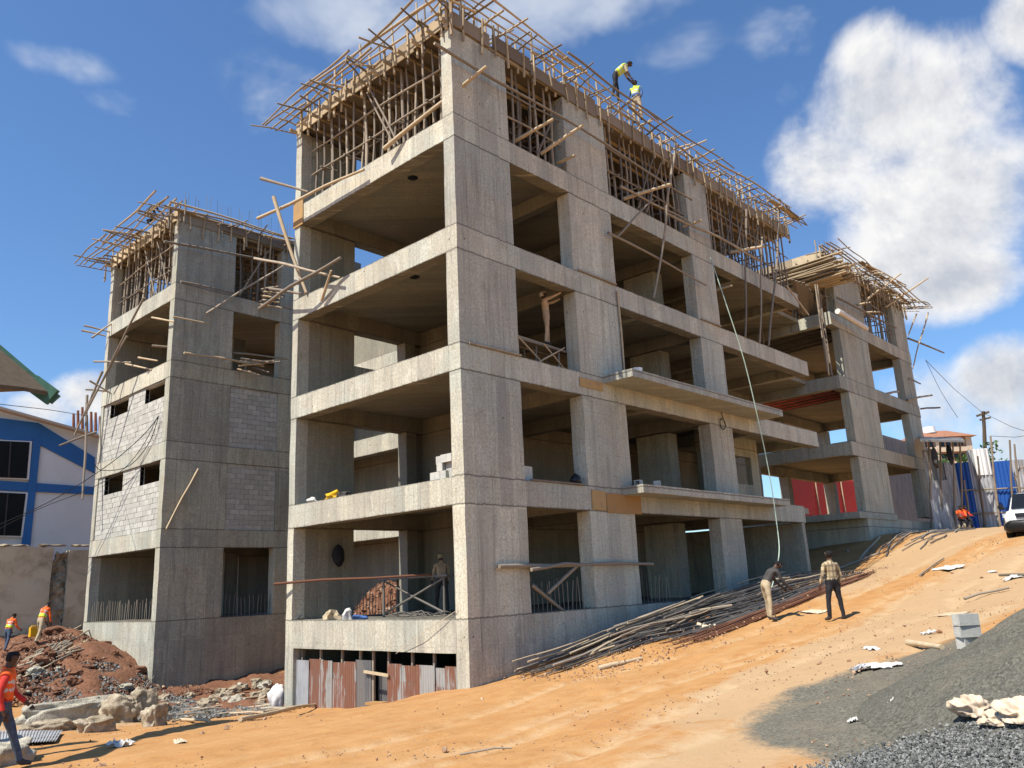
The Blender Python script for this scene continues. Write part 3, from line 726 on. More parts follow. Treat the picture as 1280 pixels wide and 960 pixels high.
polep('thick pale pole poking out of the last top bay', (910, 316, Y, .3), (955.6, 308, Y, -.9), .075, .01, 'polel')
polep('short pale pole resting on the beam below the last top bay', (896, 362, Y, .2), (915, 357, Y, -.5), .05, 0, 'polel')
polep('white slanting pole at the tip of the top cantilevered beam', (983, 357, Y, -.05), (1011, 394, Y, -.4), .05, 0, 'polel')
polep('first of three long upright poles in front of the cantilevered beams', (933, 262, Y, -.25), (931.7, 421, Y, -.06), .055, .03)
polep('middle one of three long upright poles in front of the cantilevered beams', (952.7, 296, Y, -.3), (949.5, 428, Y, -.06), .05, .03)
polep('tallest of three long upright poles in front of the cantilevered beams', (975, 250, Y, -.5), (961, 432, Y, -.06), .06, .05)
polep('thin upright pole standing on the corner of the farthest frame', (1021, 356, Y, -.1), (1036, 469, Y, -.1), .055, .02, 'polel')
polep('bent pole lashed across the ground storey column of the long side', (624, 708, Y, -.12), (816, 705, Y, -.12), .06, .03)
polep('second crooked pole lashed under the first across the ground storey opening', (664, 712, Y, -.2), (742, 706, Y, -.05), .05, .08)
polep('pole slanting up inside the ground storey opening beside the corner', (684.5, 742, Y, .15), (722.5, 706.6, Y, .05), .05)
polep('pole slanting down inside the ground storey opening beside the corner', (664, 731, Y, .1), (703.5, 763, Y, .15), .055)
polep('thin upright batten against the second column of the third storey', (772, 364, Y, -.05), (780.5, 464, Y, -.05), .04, 0, 'polel')
# poles between the two left frames
polep('thick bright peeled pole leaning on the edge beam of the nearest frame', (342, 246, X, -.7), (383, 366, X, -.05), .065, m='polel', via=[(354, 285, X, -.5), (368, 326, X, -.25)])
polep('long pole reaching from the left frame to the nearest frame', (318, 323, X, -.4), (425, 347, X, -.2), .05, .03)
polep('crooked pole slanting up beside the edge beam of the nearest frame', (324, 386, X, -.7), (426, 322, X, -.3), .055, .06)
polep('short grey pole lying level in front of the edge beam', (337, 361, X, -.5), (381, 368, X, -.3), .05, .02)
polep('slanting pole stub nailed on the edge beam beside the bright peeled pole', (402, 376, X, -.1), (414, 338, X, -.3), .05, 0, 'polel')
polep('grey beam end jutting left from the top storey of the nearest frame', (326, 223, X, -.8), (385, 240, X, 0), .055, .01)
polep('long ledger pole across the top of the shaded left frame', (205, 302, Y, 15.9), (402, 338, Y, 15.5), .05, .04)
polep('second ledger pole across the shaded left frame, at the fifth floor', (226, 352, Y, 16.0), (294, 367, Y, 16.0), .05, .02)
polep('pole slanting up across the upper opening of the left frame', (258, 392, Y, 15.9), (358, 330, Y, 15.5), .055, .03)
polep('short pale pole level on the shaded wall of the left frame', (216, 396, Y, 15.95), (263, 405, Y, 15.95), .045, 0, 'polel')
polep('pole jutting from the fourth floor edge of the left frame', (190, 397, X, -.3), (218, 402, X, -.1), .045, 0, 'polel')
polep('pole lying along the fourth floor edge of the left frame', (190, 432, X, -.3), (360, 449, Y, 15.8), .05, .04)
polep('second pole lying along the fourth floor edge of the left frame', (230, 441, Y, 15.9), (330, 458, Y, 15.85), .05, .04, 'polel')
polep('pole stub over the block wall of the left frame', (173, 447, X, -.4), (197, 451, X, 0), .045, 0, 'polel')
polep('pale pole stub over the block wall of the left frame, lower one', (157, 455, X, -.3), (190, 462, X, 0), .045, 0, 'polel')
polep('pale pole leaning on the shaded wall of the left frame', (248, 586, Y, 16.1), (208, 661, Y, 16.0), .045, .02, 'polel')
polep('long steep pole slanting down the left edge of the left frame', (180, 372, X, -.5), (107, 517, X, -1.2), .05, .04)
polep('second steep pole slanting down the left edge of the left frame', (159, 420, X, -.3), (112, 505, X, -.9), .05, .03)
polep('pole hanging upright off the far left edge of the left frame', (109, 494, X, -.6), (103, 624, X, -.8), .055, .02)
polep('dark pole slanting past the hanging upright pole', (128, 464, X, -.4), (93, 544, X, -1.0), .055, .02)
polep('grey pole jutting left in front of the blue and white hall', (121, 540, X, -.1), (74, 557, X, -1.4), .055, .02)
for i, (a, b) in enumerate((((105, 407), (133, 415)), ((102, 413), (128, 420)), ((115, 422), (135, 405)), ((117, 452), (160, 453)), ((107, 487), (130, 489)), ((112, 476), (135, 492)))):
    polep('short stub pole sticking out of the left edge of the left frame', (a[0], a[1], X, -.9), (b[0] + 4, b[1], X, -.02), .045, .02, 'pole', 'stub poles at the left edge')
# far frame
for lab, a, b, m_, r in (('long pale pole pointing up and right over the road from the farthest frame', (1082, 376, Y, 0), (1126, 342, Y, -1.6), 'polel', .06),
    ('second long pale pole pointing up and right at the end of the farthest frame', (1107, 384, Y, 0), (1160, 347.5, Y, -1.6), 'polel', .06),
    ('sagging dark beam slung below the roof of the farthest frame', (1046, 372, Y, -.3), (1120, 410, Y, -.5), 'pole', .06),
    ('pale pole level under the roof of the farthest frame', (1067, 383, Y, .2), (1088, 378, Y, -.8), 'polel', .06),
    ('thin pale pole level below the sagging beam', (1073, 391, Y, .1), (1100, 390, Y, -.8), 'polel', .05),
    ('dark twisted pole jutting far right from the farthest frame', (1135, 423, Y, 0), (1180, 441, Y, -.5), 'pole', .06),
    ('whitish rod hanging slantwise at the right end of the farthest frame', (1160, 391, Y, -.9), (1141, 461, Y, -.3), 'polel', .05),
    ('short whitish rod beside the hanging rod', (1146, 392, Y, -.7), (1135, 420, Y, -.2), 'polel', .045),
    ('dark pole end jutting from the third floor of the farthest frame', (1134, 500, Y, -.05), (1165, 494, Y, -.7), 'pole', .07),
    ('dark pole end jutting just below the third floor of the farthest frame', (1151, 511, Y, -.05), (1175, 509.5, Y, -.7), 'pole', .06),
    ('short dark pole lying in the third floor opening of the farthest frame', (1105, 493, Y, .2), (1123, 489.5, Y, -.2), 'pole', .08),
    ('dark stub on the end column of the farthest frame', (1136, 473, Y, -.05), (1151, 480, Y, -.5), 'pole', .05)):
    polep(lab, a, b, r, .03, m_)
o = MB().tube([at(1047, 389, Y, -.5), at(1064, 399, Y, -.6), at(1083, 411, Y, -.6)], .14, .13, 10).build('plastic_pipe', 'wsack'); tag(o, 'thick pale pipe lying along the fifth floor edge of the farthest frame', 'pipe')
# shelf of short planks on the left frame, facing the gap
for k in range(9):
    r_ = random.Random(60 + k); u = 322 + r_.uniform(0, 12); v = 362 + k * 2.6
    polep('short pole in the untidy shelf between the two left frames', (u, v, Y, 16.0), (u + r_.uniform(18, 34), v + r_.uniform(-8, 5), Y, 15.4 + r_.uniform(-.3, .3)), .045, .02, 'polel' if k % 2 else 'pole', 'poles on the upper shelf')
for k in range(9):
    r_ = random.Random(80 + k); u = 292 + r_.uniform(0, 30); v = 448 + k * 1.9
    polep('short pole in the heap on the fourth floor edge of the left frame', (u, v, Y, 16.0), (u + r_.uniform(20, 38), v + r_.uniform(-4, 8), Y, 15.5 + r_.uniform(-.2, .2)), .045, .02, 'polel' if k % 2 else 'pole', 'poles on the lower shelf')

def cable(name, label, cat, pts, r, m):
    P2 = []
    for i in range(len(pts) - 1):
        p0 = pts[max(i - 1, 0)]; p1 = pts[i]; p2 = pts[i + 1]; p3 = pts[min(i + 2, len(pts) - 1)]
        for k in range(6):
            t = k / 6; P2.append(.5 * ((2 * p1) + (p2 - p0) * t + (2 * p0 - 5 * p1 + 4 * p2 - p3) * t * t + (3 * p1 - p0 - 3 * p2 + p3) * t ** 3))
    P2.append(pts[-1]); return tag(MB().tube(P2, r, n=5).build(name, m), label, cat)
cable('hose', 'pale green hose hanging from the top storey down to the bent worker', 'hose', [at(888, 322, Y, -.8), at(905, 372, Y, -1.2), at(930, 450, Y, -1.45), at(950, 535, Y, -1.5), at(963, 600, Y, -1.5), at(971, 655, Y, -1.6), at(974, 690, Y, -1.8), at(968, 722, Y, -2.0), at(962, 742, Y, -2.2)], .019, 'rope')
cable('cable', 'uppermost black cable sagging from the left frame wall to the left edge', 'cable', [at(199, 520, X, -.05), at(175, 548, X, -.3), at(130, 585, X, -.8), at(60, 628, X, -1.8), at(-30, 668, X, -3)], .016, 'blackp')
cable('cable', 'lowest black cable looping below the other two on the left frame wall', 'cable', [at(198, 522, X, -.05), at(185, 556, X, -.1), at(160, 583, X, -.2), at(128, 588, X, -.5), at(118, 580, X, -.8)], .016, 'blackp')
cable('cable', 'middle black cable sagging from the left frame wall', 'cable', [at(197, 521, X, -.05), at(178, 558, X, -.2), at(150, 590, X, -.3), at(105, 614, X, -1.0), at(40, 640, X, -2.0), at(-40, 682, X, -3)], .014, 'blackp')
cable('wire', 'thin cream line slanting down across the edge beam to the tin hoarding', 'wire', [at(571, 763, X, -.03), at(530, 790, X, -.12), at(495, 817, X, -.04)], .007, 'string')
cable('power_line', 'thin overhead wire dropping from the farthest frame to the right', 'wire', [at(1157, 450, Y, -.5), at(1175, 487, Y, -1.5), at(1197, 522, Y, -3)], .012, 'blackp')
t_ = MB()
for k in range(14): a = k / 13 * 2 * PI; t_.v.append(V((0, 0, 0))) if False else None
c = at(903, 530, Y, -.06)
ring = [c + V((math.cos(a) * .2, -.02 * (a % 1), math.sin(a) * .2)) for a in [i / 18 * 2 * PI * 2.1 for i in range(38)]]
tag(MB().tube([c + V((0, .0, .45))] + ring, .014, n=5).build('wire_coil', 'blackp'), 'black coil of wire hanging under the upper balcony plate', 'wire')

# ------------------------------------------------------------------ small things on the floors
def hollow_block(p, rz, label, group=None, tilt=0, s=1.0, m='block'):
    mb_ = MB(); L, W, H = .4 * s, .2 * s, .2 * s; tk = .035 * s; q = Matrix.Rotation(rz, 3, 'Z') @ Matrix.Rotation(tilt, 3, 'Y'); p = V(p)
    def bx(a, b):
        k = len(mb_.v); mb_.box(a, b)
        for i in range(k, len(mb_.v)): mb_.v[i] = p + q @ mb_.v[i]
    bx((-L / 2, -W / 2, 0), (L / 2, -W / 2 + tk, H)); bx((-L / 2, W / 2 - tk, 0), (L / 2, W / 2, H))
    for x in (-L / 2, -tk / 2, L / 2 - tk): bx((x, -W / 2 + tk, 0.002), (x + tk, W / 2 - tk, H - .002))
    return tag(mb_.build('hollow_block', m), label, 'concrete block', group)
def edge_label(k): return 'hollow grey block in the small stack on the edge beam beside the tall corner column'
for k, (yy, zz) in enumerate(((.62, 0), (.83, 0), (1.04, 0), (.62, .2), (.95, .2), (.6, .4), (.98, .4), (1.2, .0), (.8, .4))):
    hollow_block((.28, yy, T[1] + zz), PI / 2 * (0 if k % 3 else 1) + rnd.uniform(-.05, .05), edge_label(k), 'blocks stacked on the first floor edge')
for k in range(2): hollow_block((2.45, .25, T[1] + .2 * k), .1, 'white hollow block against the corner column in the second storey opening', 'blocks in the opening')
hollow_block(at(803, 608, 'Z', 3.37) + V((.1, .15, -.0)), .2, 'hollow block standing on the left end of the lower balcony plate', tilt=-PI / 2)
hollow_block(at(822, 610, 'Z', 3.37), .5, 'hollow block lying flat on the lower balcony plate')
tag(MB().tube([at(797, 471, 'Z', 6.67), at(797, 471, 'Z', 6.67) + V((0, 0, .26))], .15, .17, 14).build('bucket', 'whitep'), 'white bucket on the upper balcony plate', 'bucket')

def lump(name, c, r, seedv, m, label, cat, amp=.3, group=None, sub=2, f=1.4, sq=.0, smooth=False):
    import bmesh
    bm = bmesh.new(); bmesh.ops.create_icosphere(bm, subdivisions=sub, radius=1); mb_ = MB(); c = V(c); r = V(r); sv = V((seedv * 3.1, seedv * 1.7, seedv * .9))
    vs = []
    for v in bm.verts:
        d = v.co.normalized(); n1 = noise.noise(d * f + sv) * amp * 1.6 + noise.noise(d * f * 2.6 + sv) * amp * .8
        if sq: d = V([math.copysign(abs(x) ** (1 - sq), x) for x in d])
        d = d * (1 + n1); vs.append(c + V((d.x * r.x, d.y * r.y, d.z * r.z)))
    mb_.add(vs, [[v.index for v in fc.verts] for fc in bm.faces]); bm.free()
    return tag(mb_.build(name, m, smooth=smooth), label, cat, group)
lump('plastic_bag', at(720, 600, Y, .2) , (.17, .15, .17), 3, 'blackp', 'shiny black bag in the second storey opening of the long side', 'bag', .25, smooth=True)
lump('cloth_bundle', (.25, 5.75, T[1] + .1), (.14, .28, .14), 5, 'yellow', 'yellow bundle on the second floor edge of the sunlit side', 'bundle', .4)
lump('cloth_bundle', (.28, 5.2, T[1] + .08), (.14, .22, .12), 6, 'dgrey', 'dark grey bundle beside the yellow one on the second floor edge', 'bundle', .4)
lump('plastic_bag', (.25, 6.75, T[1] + .07), (.1, .2, .09), 8, 'white', 'small white bag on the second floor edge of the sunlit side', 'bag', .5)
lump('rucksack', at(423, 694, Y, 7.12), (.2, .12, .32), 9, 'black', 'black rucksack hanging on the inside wall of the ground storey', 'bag', .15, smooth=True)
# things lying on the ground floor of the short side
for k, (u, v, m_, lab, rr) in enumerate(((415, 763, 'khaki', 'brown folded sacking on the ground floor edge', (.2, .3, .16)), (434, 760, 'white', 'crumpled pale plastic on the ground floor edge', (.12, .16, .2)), (450, 768, 'blue', 'bluish rag on the ground floor edge beam', (.15, .3, .07)), (368, 768, 'dgrey', 'dark rag at the foot of the left edge column', (.15, .3, .08)))):
    p = at(u, v, 'X', .25); lump('rag', (p.x, p.y, rr[2] * .6), rr, 20 + k, m_, lab, 'rag', .45)
tb = thing('trestle_table', (1.6, 3.3, 0), 'dark rough timber work table on the ground floor of the sunlit side', 'table')
for k in range(3): MB().obox((1.3 + k * .22, 2.0, 1.02), (1.32 + k * .22, 5.0, 1.02), .2, .04).build('board', 'tindark', tb)
for y in (2.2, 4.7):
    for x in (1.28, 1.78): MB().pole((x, y, 0), (x, y, 1.0), .04).build('leg', 'steel', tb)
MB().pole((1.25, 2.2, .1), (1.25, 4.6, .95), .035).build('brace', 'steel', tb); MB().pole((1.25, 4.6, .1), (1.25, 2.2, .95), .035).build('brace', 'steel', tb)
polep('long rusty pole lying level across the ground floor opening and out past the left column', (343, 730, X, -.3), (540, 718, X, 1.2), .04, .03, 'rust')
for k in range(26):
    r_ = random.Random(900 + k); y = r_.uniform(.7, 2.6); x = r_.uniform(.1, .5); a = r_.uniform(-.5, .5)
    o = MB().tube([(x, y, .03 + r_.uniform(0, .12)), (x + .1, y + .3, .05 + r_.uniform(0, .14)), (x + a * .5, y + .7, .03 + r_.uniform(0, .1))], .009, n=5).build('bent_bar', 'steel'); tag(o, 'bent steel bar in the tangle on the ground floor edge near the corner', 'steel bar', 'tangle of bent bars on the floor edge')
# trestle of the man in the third-storey opening
tb = thing('trestle', (3.6, .8, T[2]), 'rough timber trestle in the third storey opening under the reaching man', 'trestle')
MB().obox((2.4, .75, 7.42), (4.75, .85, 7.40), .5, .05).build('deck', 'plank', tb)
MB().obox((2.3, .5, 7.35), (4.8, .5, 7.32), .08, .06).build('bearer', 'pole', tb); MB().obox((2.3, 1.05, 7.35), (4.8, 1.05, 7.32), .08, .06).build('bearer', 'pole', tb)
for x in (2.6, 3.5, 4.5):
    MB().pole((x - .25, .35, 6.6), (x + .1, .6, 7.38), .03).build('leg', 'pole', tb); MB().pole((x + .3, 1.2, 6.6), (x, 1.0, 7.38), .03).build('leg', 'pole', tb)
MB().pole((2.5, .3, 7.3), (3.6, .35, 6.7), .028).build('brace', 'polel', tb); MB().pole((3.6, .32, 7.3), (4.7, .4, 6.65), .028).build('brace', 'polel', tb); MB().pole((3.2, .3, 6.65), (4.5, .3, 7.35), .028).build('brace', 'polel', tb)
# plywood left on the beams
tag(MB().obox((4.9, -.02, 2.93), (5.55, -.02, 2.90), .03, .55).build('plywood_sheet', 'plyo'), 'small orange plywood sheet on the beam between the first two ground openings', 'plywood')
tag(MB().obox((5.58, -.02, 2.86), (7.3, -.02, 2.86), .03, .55).build('plywood_sheet', 'plyo'), 'long orange plywood sheet on the beam below the lower balcony plate', 'plywood')
tag(MB().obox((4.7, -.02, 6.3), (5.8, -.02, 6.3), .03, .26).build('plywood_sheet', 'plyo'), 'narrow orange board on the beam below the upper balcony plate', 'plywood')
tag(MB().obox((-.02, 7.1, 12.75), (-.02, 7.65, 12.75), .03, .95).build('plywood_sheet', 'plyo'), 'orange board at the left end of the topmost sunlit beam', 'plywood')
for k, (x0, x1, z) in enumerate(((0.3, 2.2, 6.62), (5.0, 6.9, 9.82), (12.2, 13.6, 9.82), (2.4, 4.6, 3.32))):
    o = MB().obox((x0, .0, z), (x1, -.03, z), .09, .04).build('batten', 'pole'); tag(o, ['batten lying on the third floor edge beside the corner', 'batten on the fourth floor edge in front of the second column', 'batten on the fourth floor edge in front of the third column', 'batten on the second floor edge of the first bay'][k], 'batten')

# ------------------------------------------------------------------ corrugated sheets
def corr(p0, p1, z0, z1, amp=.02, wl=.1, z0b=None, lean=0.0):
    """corrugated sheet from p0 to p1 (x, y), z0..z1"""
    p0, p1 = V((p0[0], p0[1], 0)), V((p1[0], p1[1], 0)); L = (p1 - p0).length; d = (p1 - p0).normalized(); n_ = V((-d.y, d.x, 0)); n = max(4, int(L / wl * 6)); mb_ = MB(); vs = []; fs = []
    for side in (0, 1):
        for i in range(n + 1):
            u = L * i / n; off = amp * math.sin(2 * PI * u / wl) + side * .004
            for k in (0, 1):
                z = (z0 if k == 0 else z1); vs.append(p0 + d * u + n_ * (off + lean * k) + V((0, 0, z)))
    for i in range(n):
        a = i * 2; fs.append((a, a + 2, a + 3, a + 1)); b = (n + 1) * 2 + a; fs.append((b, b + 1, b + 3, b + 2))
    mb_.add(vs, fs, 0, True); return mb_
h = thing('tin_hoarding', (.02, 3.8, -2.3), 'patchy hoarding of rusty corrugated sheets below the ground floor edge beam', 'hoarding')
spec = [(7.25, 6.55, 'tingrey', -.02), (6.6, 5.95, 'tinred', .02), (5.95, 5.45, 'tin', 0), (5.5, 4.9, 'tinred', -.04), (4.95, 4.4, 'tin', 0), (4.45, 3.8, 'tindark', .05), (3.1, 2.55, 'tin', 0), (2.6, 1.95, 'tinred', -.03), (2.0, 1.3, 'tin', .0), (1.35, .9, 'tinred', -.05), (.95, .42, 'tin', .0)]
for k, (ya, yb, m_, dz) in enumerate(spec):
    xo = .12 + .03 * (k % 2); corr((xo, ya), (xo, yb), gz(0, (ya + yb) / 2) - .25, -1.06 + dz, .018, .09).build('tin_sheet', 'tin' if m_ == 'tinred' else m_, h)
    if m_ == 'tinred': corr((xo - .012, ya + .03), (xo - .012, yb - .03), gz(0, (ya + yb) / 2) - .25, -1.38 + dz * 3, .018, .09).build('tin_sheet', 'tinred', h)
corr((.42, 3.85), (.42, 3.1), -2.3, -1.35, .015, .08).build('tin_door', 'tindark', h)
for y in (7.0, 6.1, 5.1, 4.3, 3.75, 3.12, 2.2, 1.4): MB().obox((.2, y, -2.4), (.2, y, -.78), .06, .06).build('stud', 'pole', h)
MB().obox((.08, 4.0, -1.28), (.08, 3.0, -1.34), .03, .07).build('rail', 'polel', h)
tag(MB().obox((.05, 3.75, -2.02), (.05, 3.05, -1.99), .25, .06).build('wood_offcut', 'plyo'), 'orange wood offcut in the gap of the tin hoarding', 'wood')
lump('sack', hit(350, 884) + V((-.1, 0, .28)), (.22, .25, .38), 33, 'wsack', 'upright white sack beside the left end of the tin hoarding', 'sack', .25, smooth=True, sub=3)

# retaining wall and hall at the far left
def fz(x, y): return gz(x, y)
w_ = thing('retaining_wall', (-3, 28.2, 0), 'stained concrete retaining wall with a broken rough strip, below the blue and white hall', 'wall')
def at28(u, v): return at(u, v, Y, 28.0)
MB().rbox((-14, 28.0, -1.0), (at28(66, 700).x, 28.4, at28(30, 684).z), .05, .5).build('wall_panel', 'retain', w_)
MB().rbox((at28(86, 700).x, 28.0, -1.0), (5.5, 28.4, at28(100, 686).z - .05), .05, .5).build('wall_panel', 'retain', w_)
mb_ = MB(); mb_.rbox((at28(66, 700).x, 28.12, -1.0), (at28(86, 700).x, 28.4, at28(80, 690).z), .28, .16); mb_.build('broken_strip', 'rock', w_)
for k in range(20):
    r_ = random.Random(k + 40); x = -9 + k * .72 + r_.uniform(-.2, .2)
    o = lump('coping_stone', (x, 28.15, at28(50, 683).z + .05), (r_.uniform(.25, .6), .25, r_.uniform(.04, .09)), k + 70, 'rock', 'rough crumbled stone on top of the retaining wall', 'stone', .35, 'crumbled coping stones', sub=1)
hall = thing('warehouse_hall', (-2, 33, 3), 'white hall with blue bands and dark windows behind the retaining wall', 'building')
YH = 32.0
def aH(u, v, dy=0): return at(u, v, Y, YH - dy)
def hpoly(pts, dy, m_, name, th=.05):
    P = [aH(u, v, 0) for u, v in pts]; n = len(P); vs = [p + V((0, -dy, 0)) for p in P] + [p + V((0, -dy + th, 0)) for p in P]
    fs = [tuple(range(n))[::-1], tuple(range(n, 2 * n))] + [(i, (i + 1) % n, n + (i + 1) % n, n + i) for i in range(n)]
    return MB().add(vs, fs).build(name, m_, hall)
hpoly([(-260, 440), (0, 513), (170, 560), (230, 700), (-260, 745)], 0, 'whitep', 'wall', 6)
hpoly([(-260, 470), (0, 523), (48, 529), (118, 572), (118, 592), (50, 557), (-260, 500)], .06, 'bluep', 'wall_band')
hpoly([(-260, 470), (0, 523), (48, 529), (50, 557), (37, 557), (0, 549), (-260, 500)], .08, 'bluep', 'wall_band')
hpoly([(-260, 598), (0, 601), (117, 609), (117, 618.5), (0, 613), (-260, 612)], .09, 'bluep', 'wall_band')
hpoly([(41, 548), (50, 553), (37, 682), (26, 682)], .12, 'bluep', 'wall_band')
for k, (u0, v0, u1, v1, u2, v2, u3, v3) in enumerate(((-50, 548, 39, 552, 35, 600, -50, 597), (-50, 612, 34, 616, 27, 672, -50, 670), (-170, 545, -70, 548, -70, 597, -170, 596), (-170, 612, -70, 612, -70, 670, -170, 670))):
    f = hpoly([(u0, v0), (u1, v1), (u2, v2), (u3, v3)], .14, 'whitep', 'window'); WLf = f
    def shr(a, c, s=.93): return c + (a - c) * s
    cu, cv = (u0 + u1 + u2 + u3) / 4, (v0 + v1 + v2 + v3) / 4
    P = [aH(shr(a, cu), shr(b, cv, .94), 0) for a, b in ((u0, v0), (u1, v1), (u2, v2), (u3, v3))]
    vs = [p + V((0, -.17, 0)) for p in P] + [p + V((0, -.145, 0)) for p in P]
    MB().add(vs, [(3, 2, 1, 0), (4, 5, 6, 7), (0, 1, 5, 4), (1, 2, 6, 5), (2, 3, 7, 6), (3, 0, 4, 7)]).build('pane', 'glass', f)
    for tt in (.35, .7):
        a = P[0].lerp(P[1], tt); b = P[3].lerp(P[2], tt); MB().obox(a + V((0, -.19, 0)), b + V((0, -.19, 0)), .05, .06).build('mullion', 'dgrey', f)
MB().obox(aH(-260, 438, .3), aH(175, 560, .3), .5, .12).build('eave', 'aptlight', hall)
for k in range(9):
    u = 92 + k * 5.5; v = 519 + k * .9 - (k % 3) * 3
    o = MB().tube([at_depth(u, v + 22, 60), at_depth(u, v - 2 - (k * 7 % 5), 60)], .12, .09, 8).build('chimney_pot', 'aptroof'); tag(o, 'reddish brown upright pipe on the far roof behind the hall', 'pipe', 'upright pipes on the far roof')
o = MB().box(at_depth(80, 560, 61.5) - V((0, 0, 6)), at_depth(170, 548, 60)).build('far_roof', 'aptroof'); tag(o, 'far brown roof block under the row of upright pipes', 'building')
# green roof corner of the shed at the left edge
g = thing('shed_roof', at_depth(0, 470, 16), 'underside and green eave of a roof corner poking in at the left edge', 'roof')
a, b, c_, d_ = at_depth(70, 499, 16), at_depth(-10, 432, 16), at_depth(-160, 440, 12), at_depth(-160, 560, 12)
e_ = at_depth(48, 487, 16.6); 
vs = [at_depth(68, 496, 16), at_depth(-60, 388, 16), at_depth(-260, 380, 11), at_depth(-260, 500, 11), at_depth(0, 486, 14.5), at_depth(30, 489, 15.4)]
MB().add(vs + [v + V((0, 0, .08)) for v in vs], [(0, 1, 2, 3, 4, 5), (6, 11, 10, 9, 8, 7)] + [(i, 6 + i, 6 + (i + 1) % 6, (i + 1) % 6) for i in range(6)]).build('roof_sheet', 'bark', g)
MB().obox(at_depth(70, 500, 15.95), at_depth(-80, 372, 15.95), .06, .22).build('eave_board', 'greenroof', g)
MB().obox(at_depth(66, 497, 15.9), at_depth(40, 478, 15.95), .1, .34).build('eave_board', 'greenroof', g)
for u in (-120, -220): MB().box(at_depth(u, 440, 13) + V((-.15, -.15, -7)), at_depth(u, 440, 13) + V((.15, .15, 0))).build('roof_post', 'concg', g)
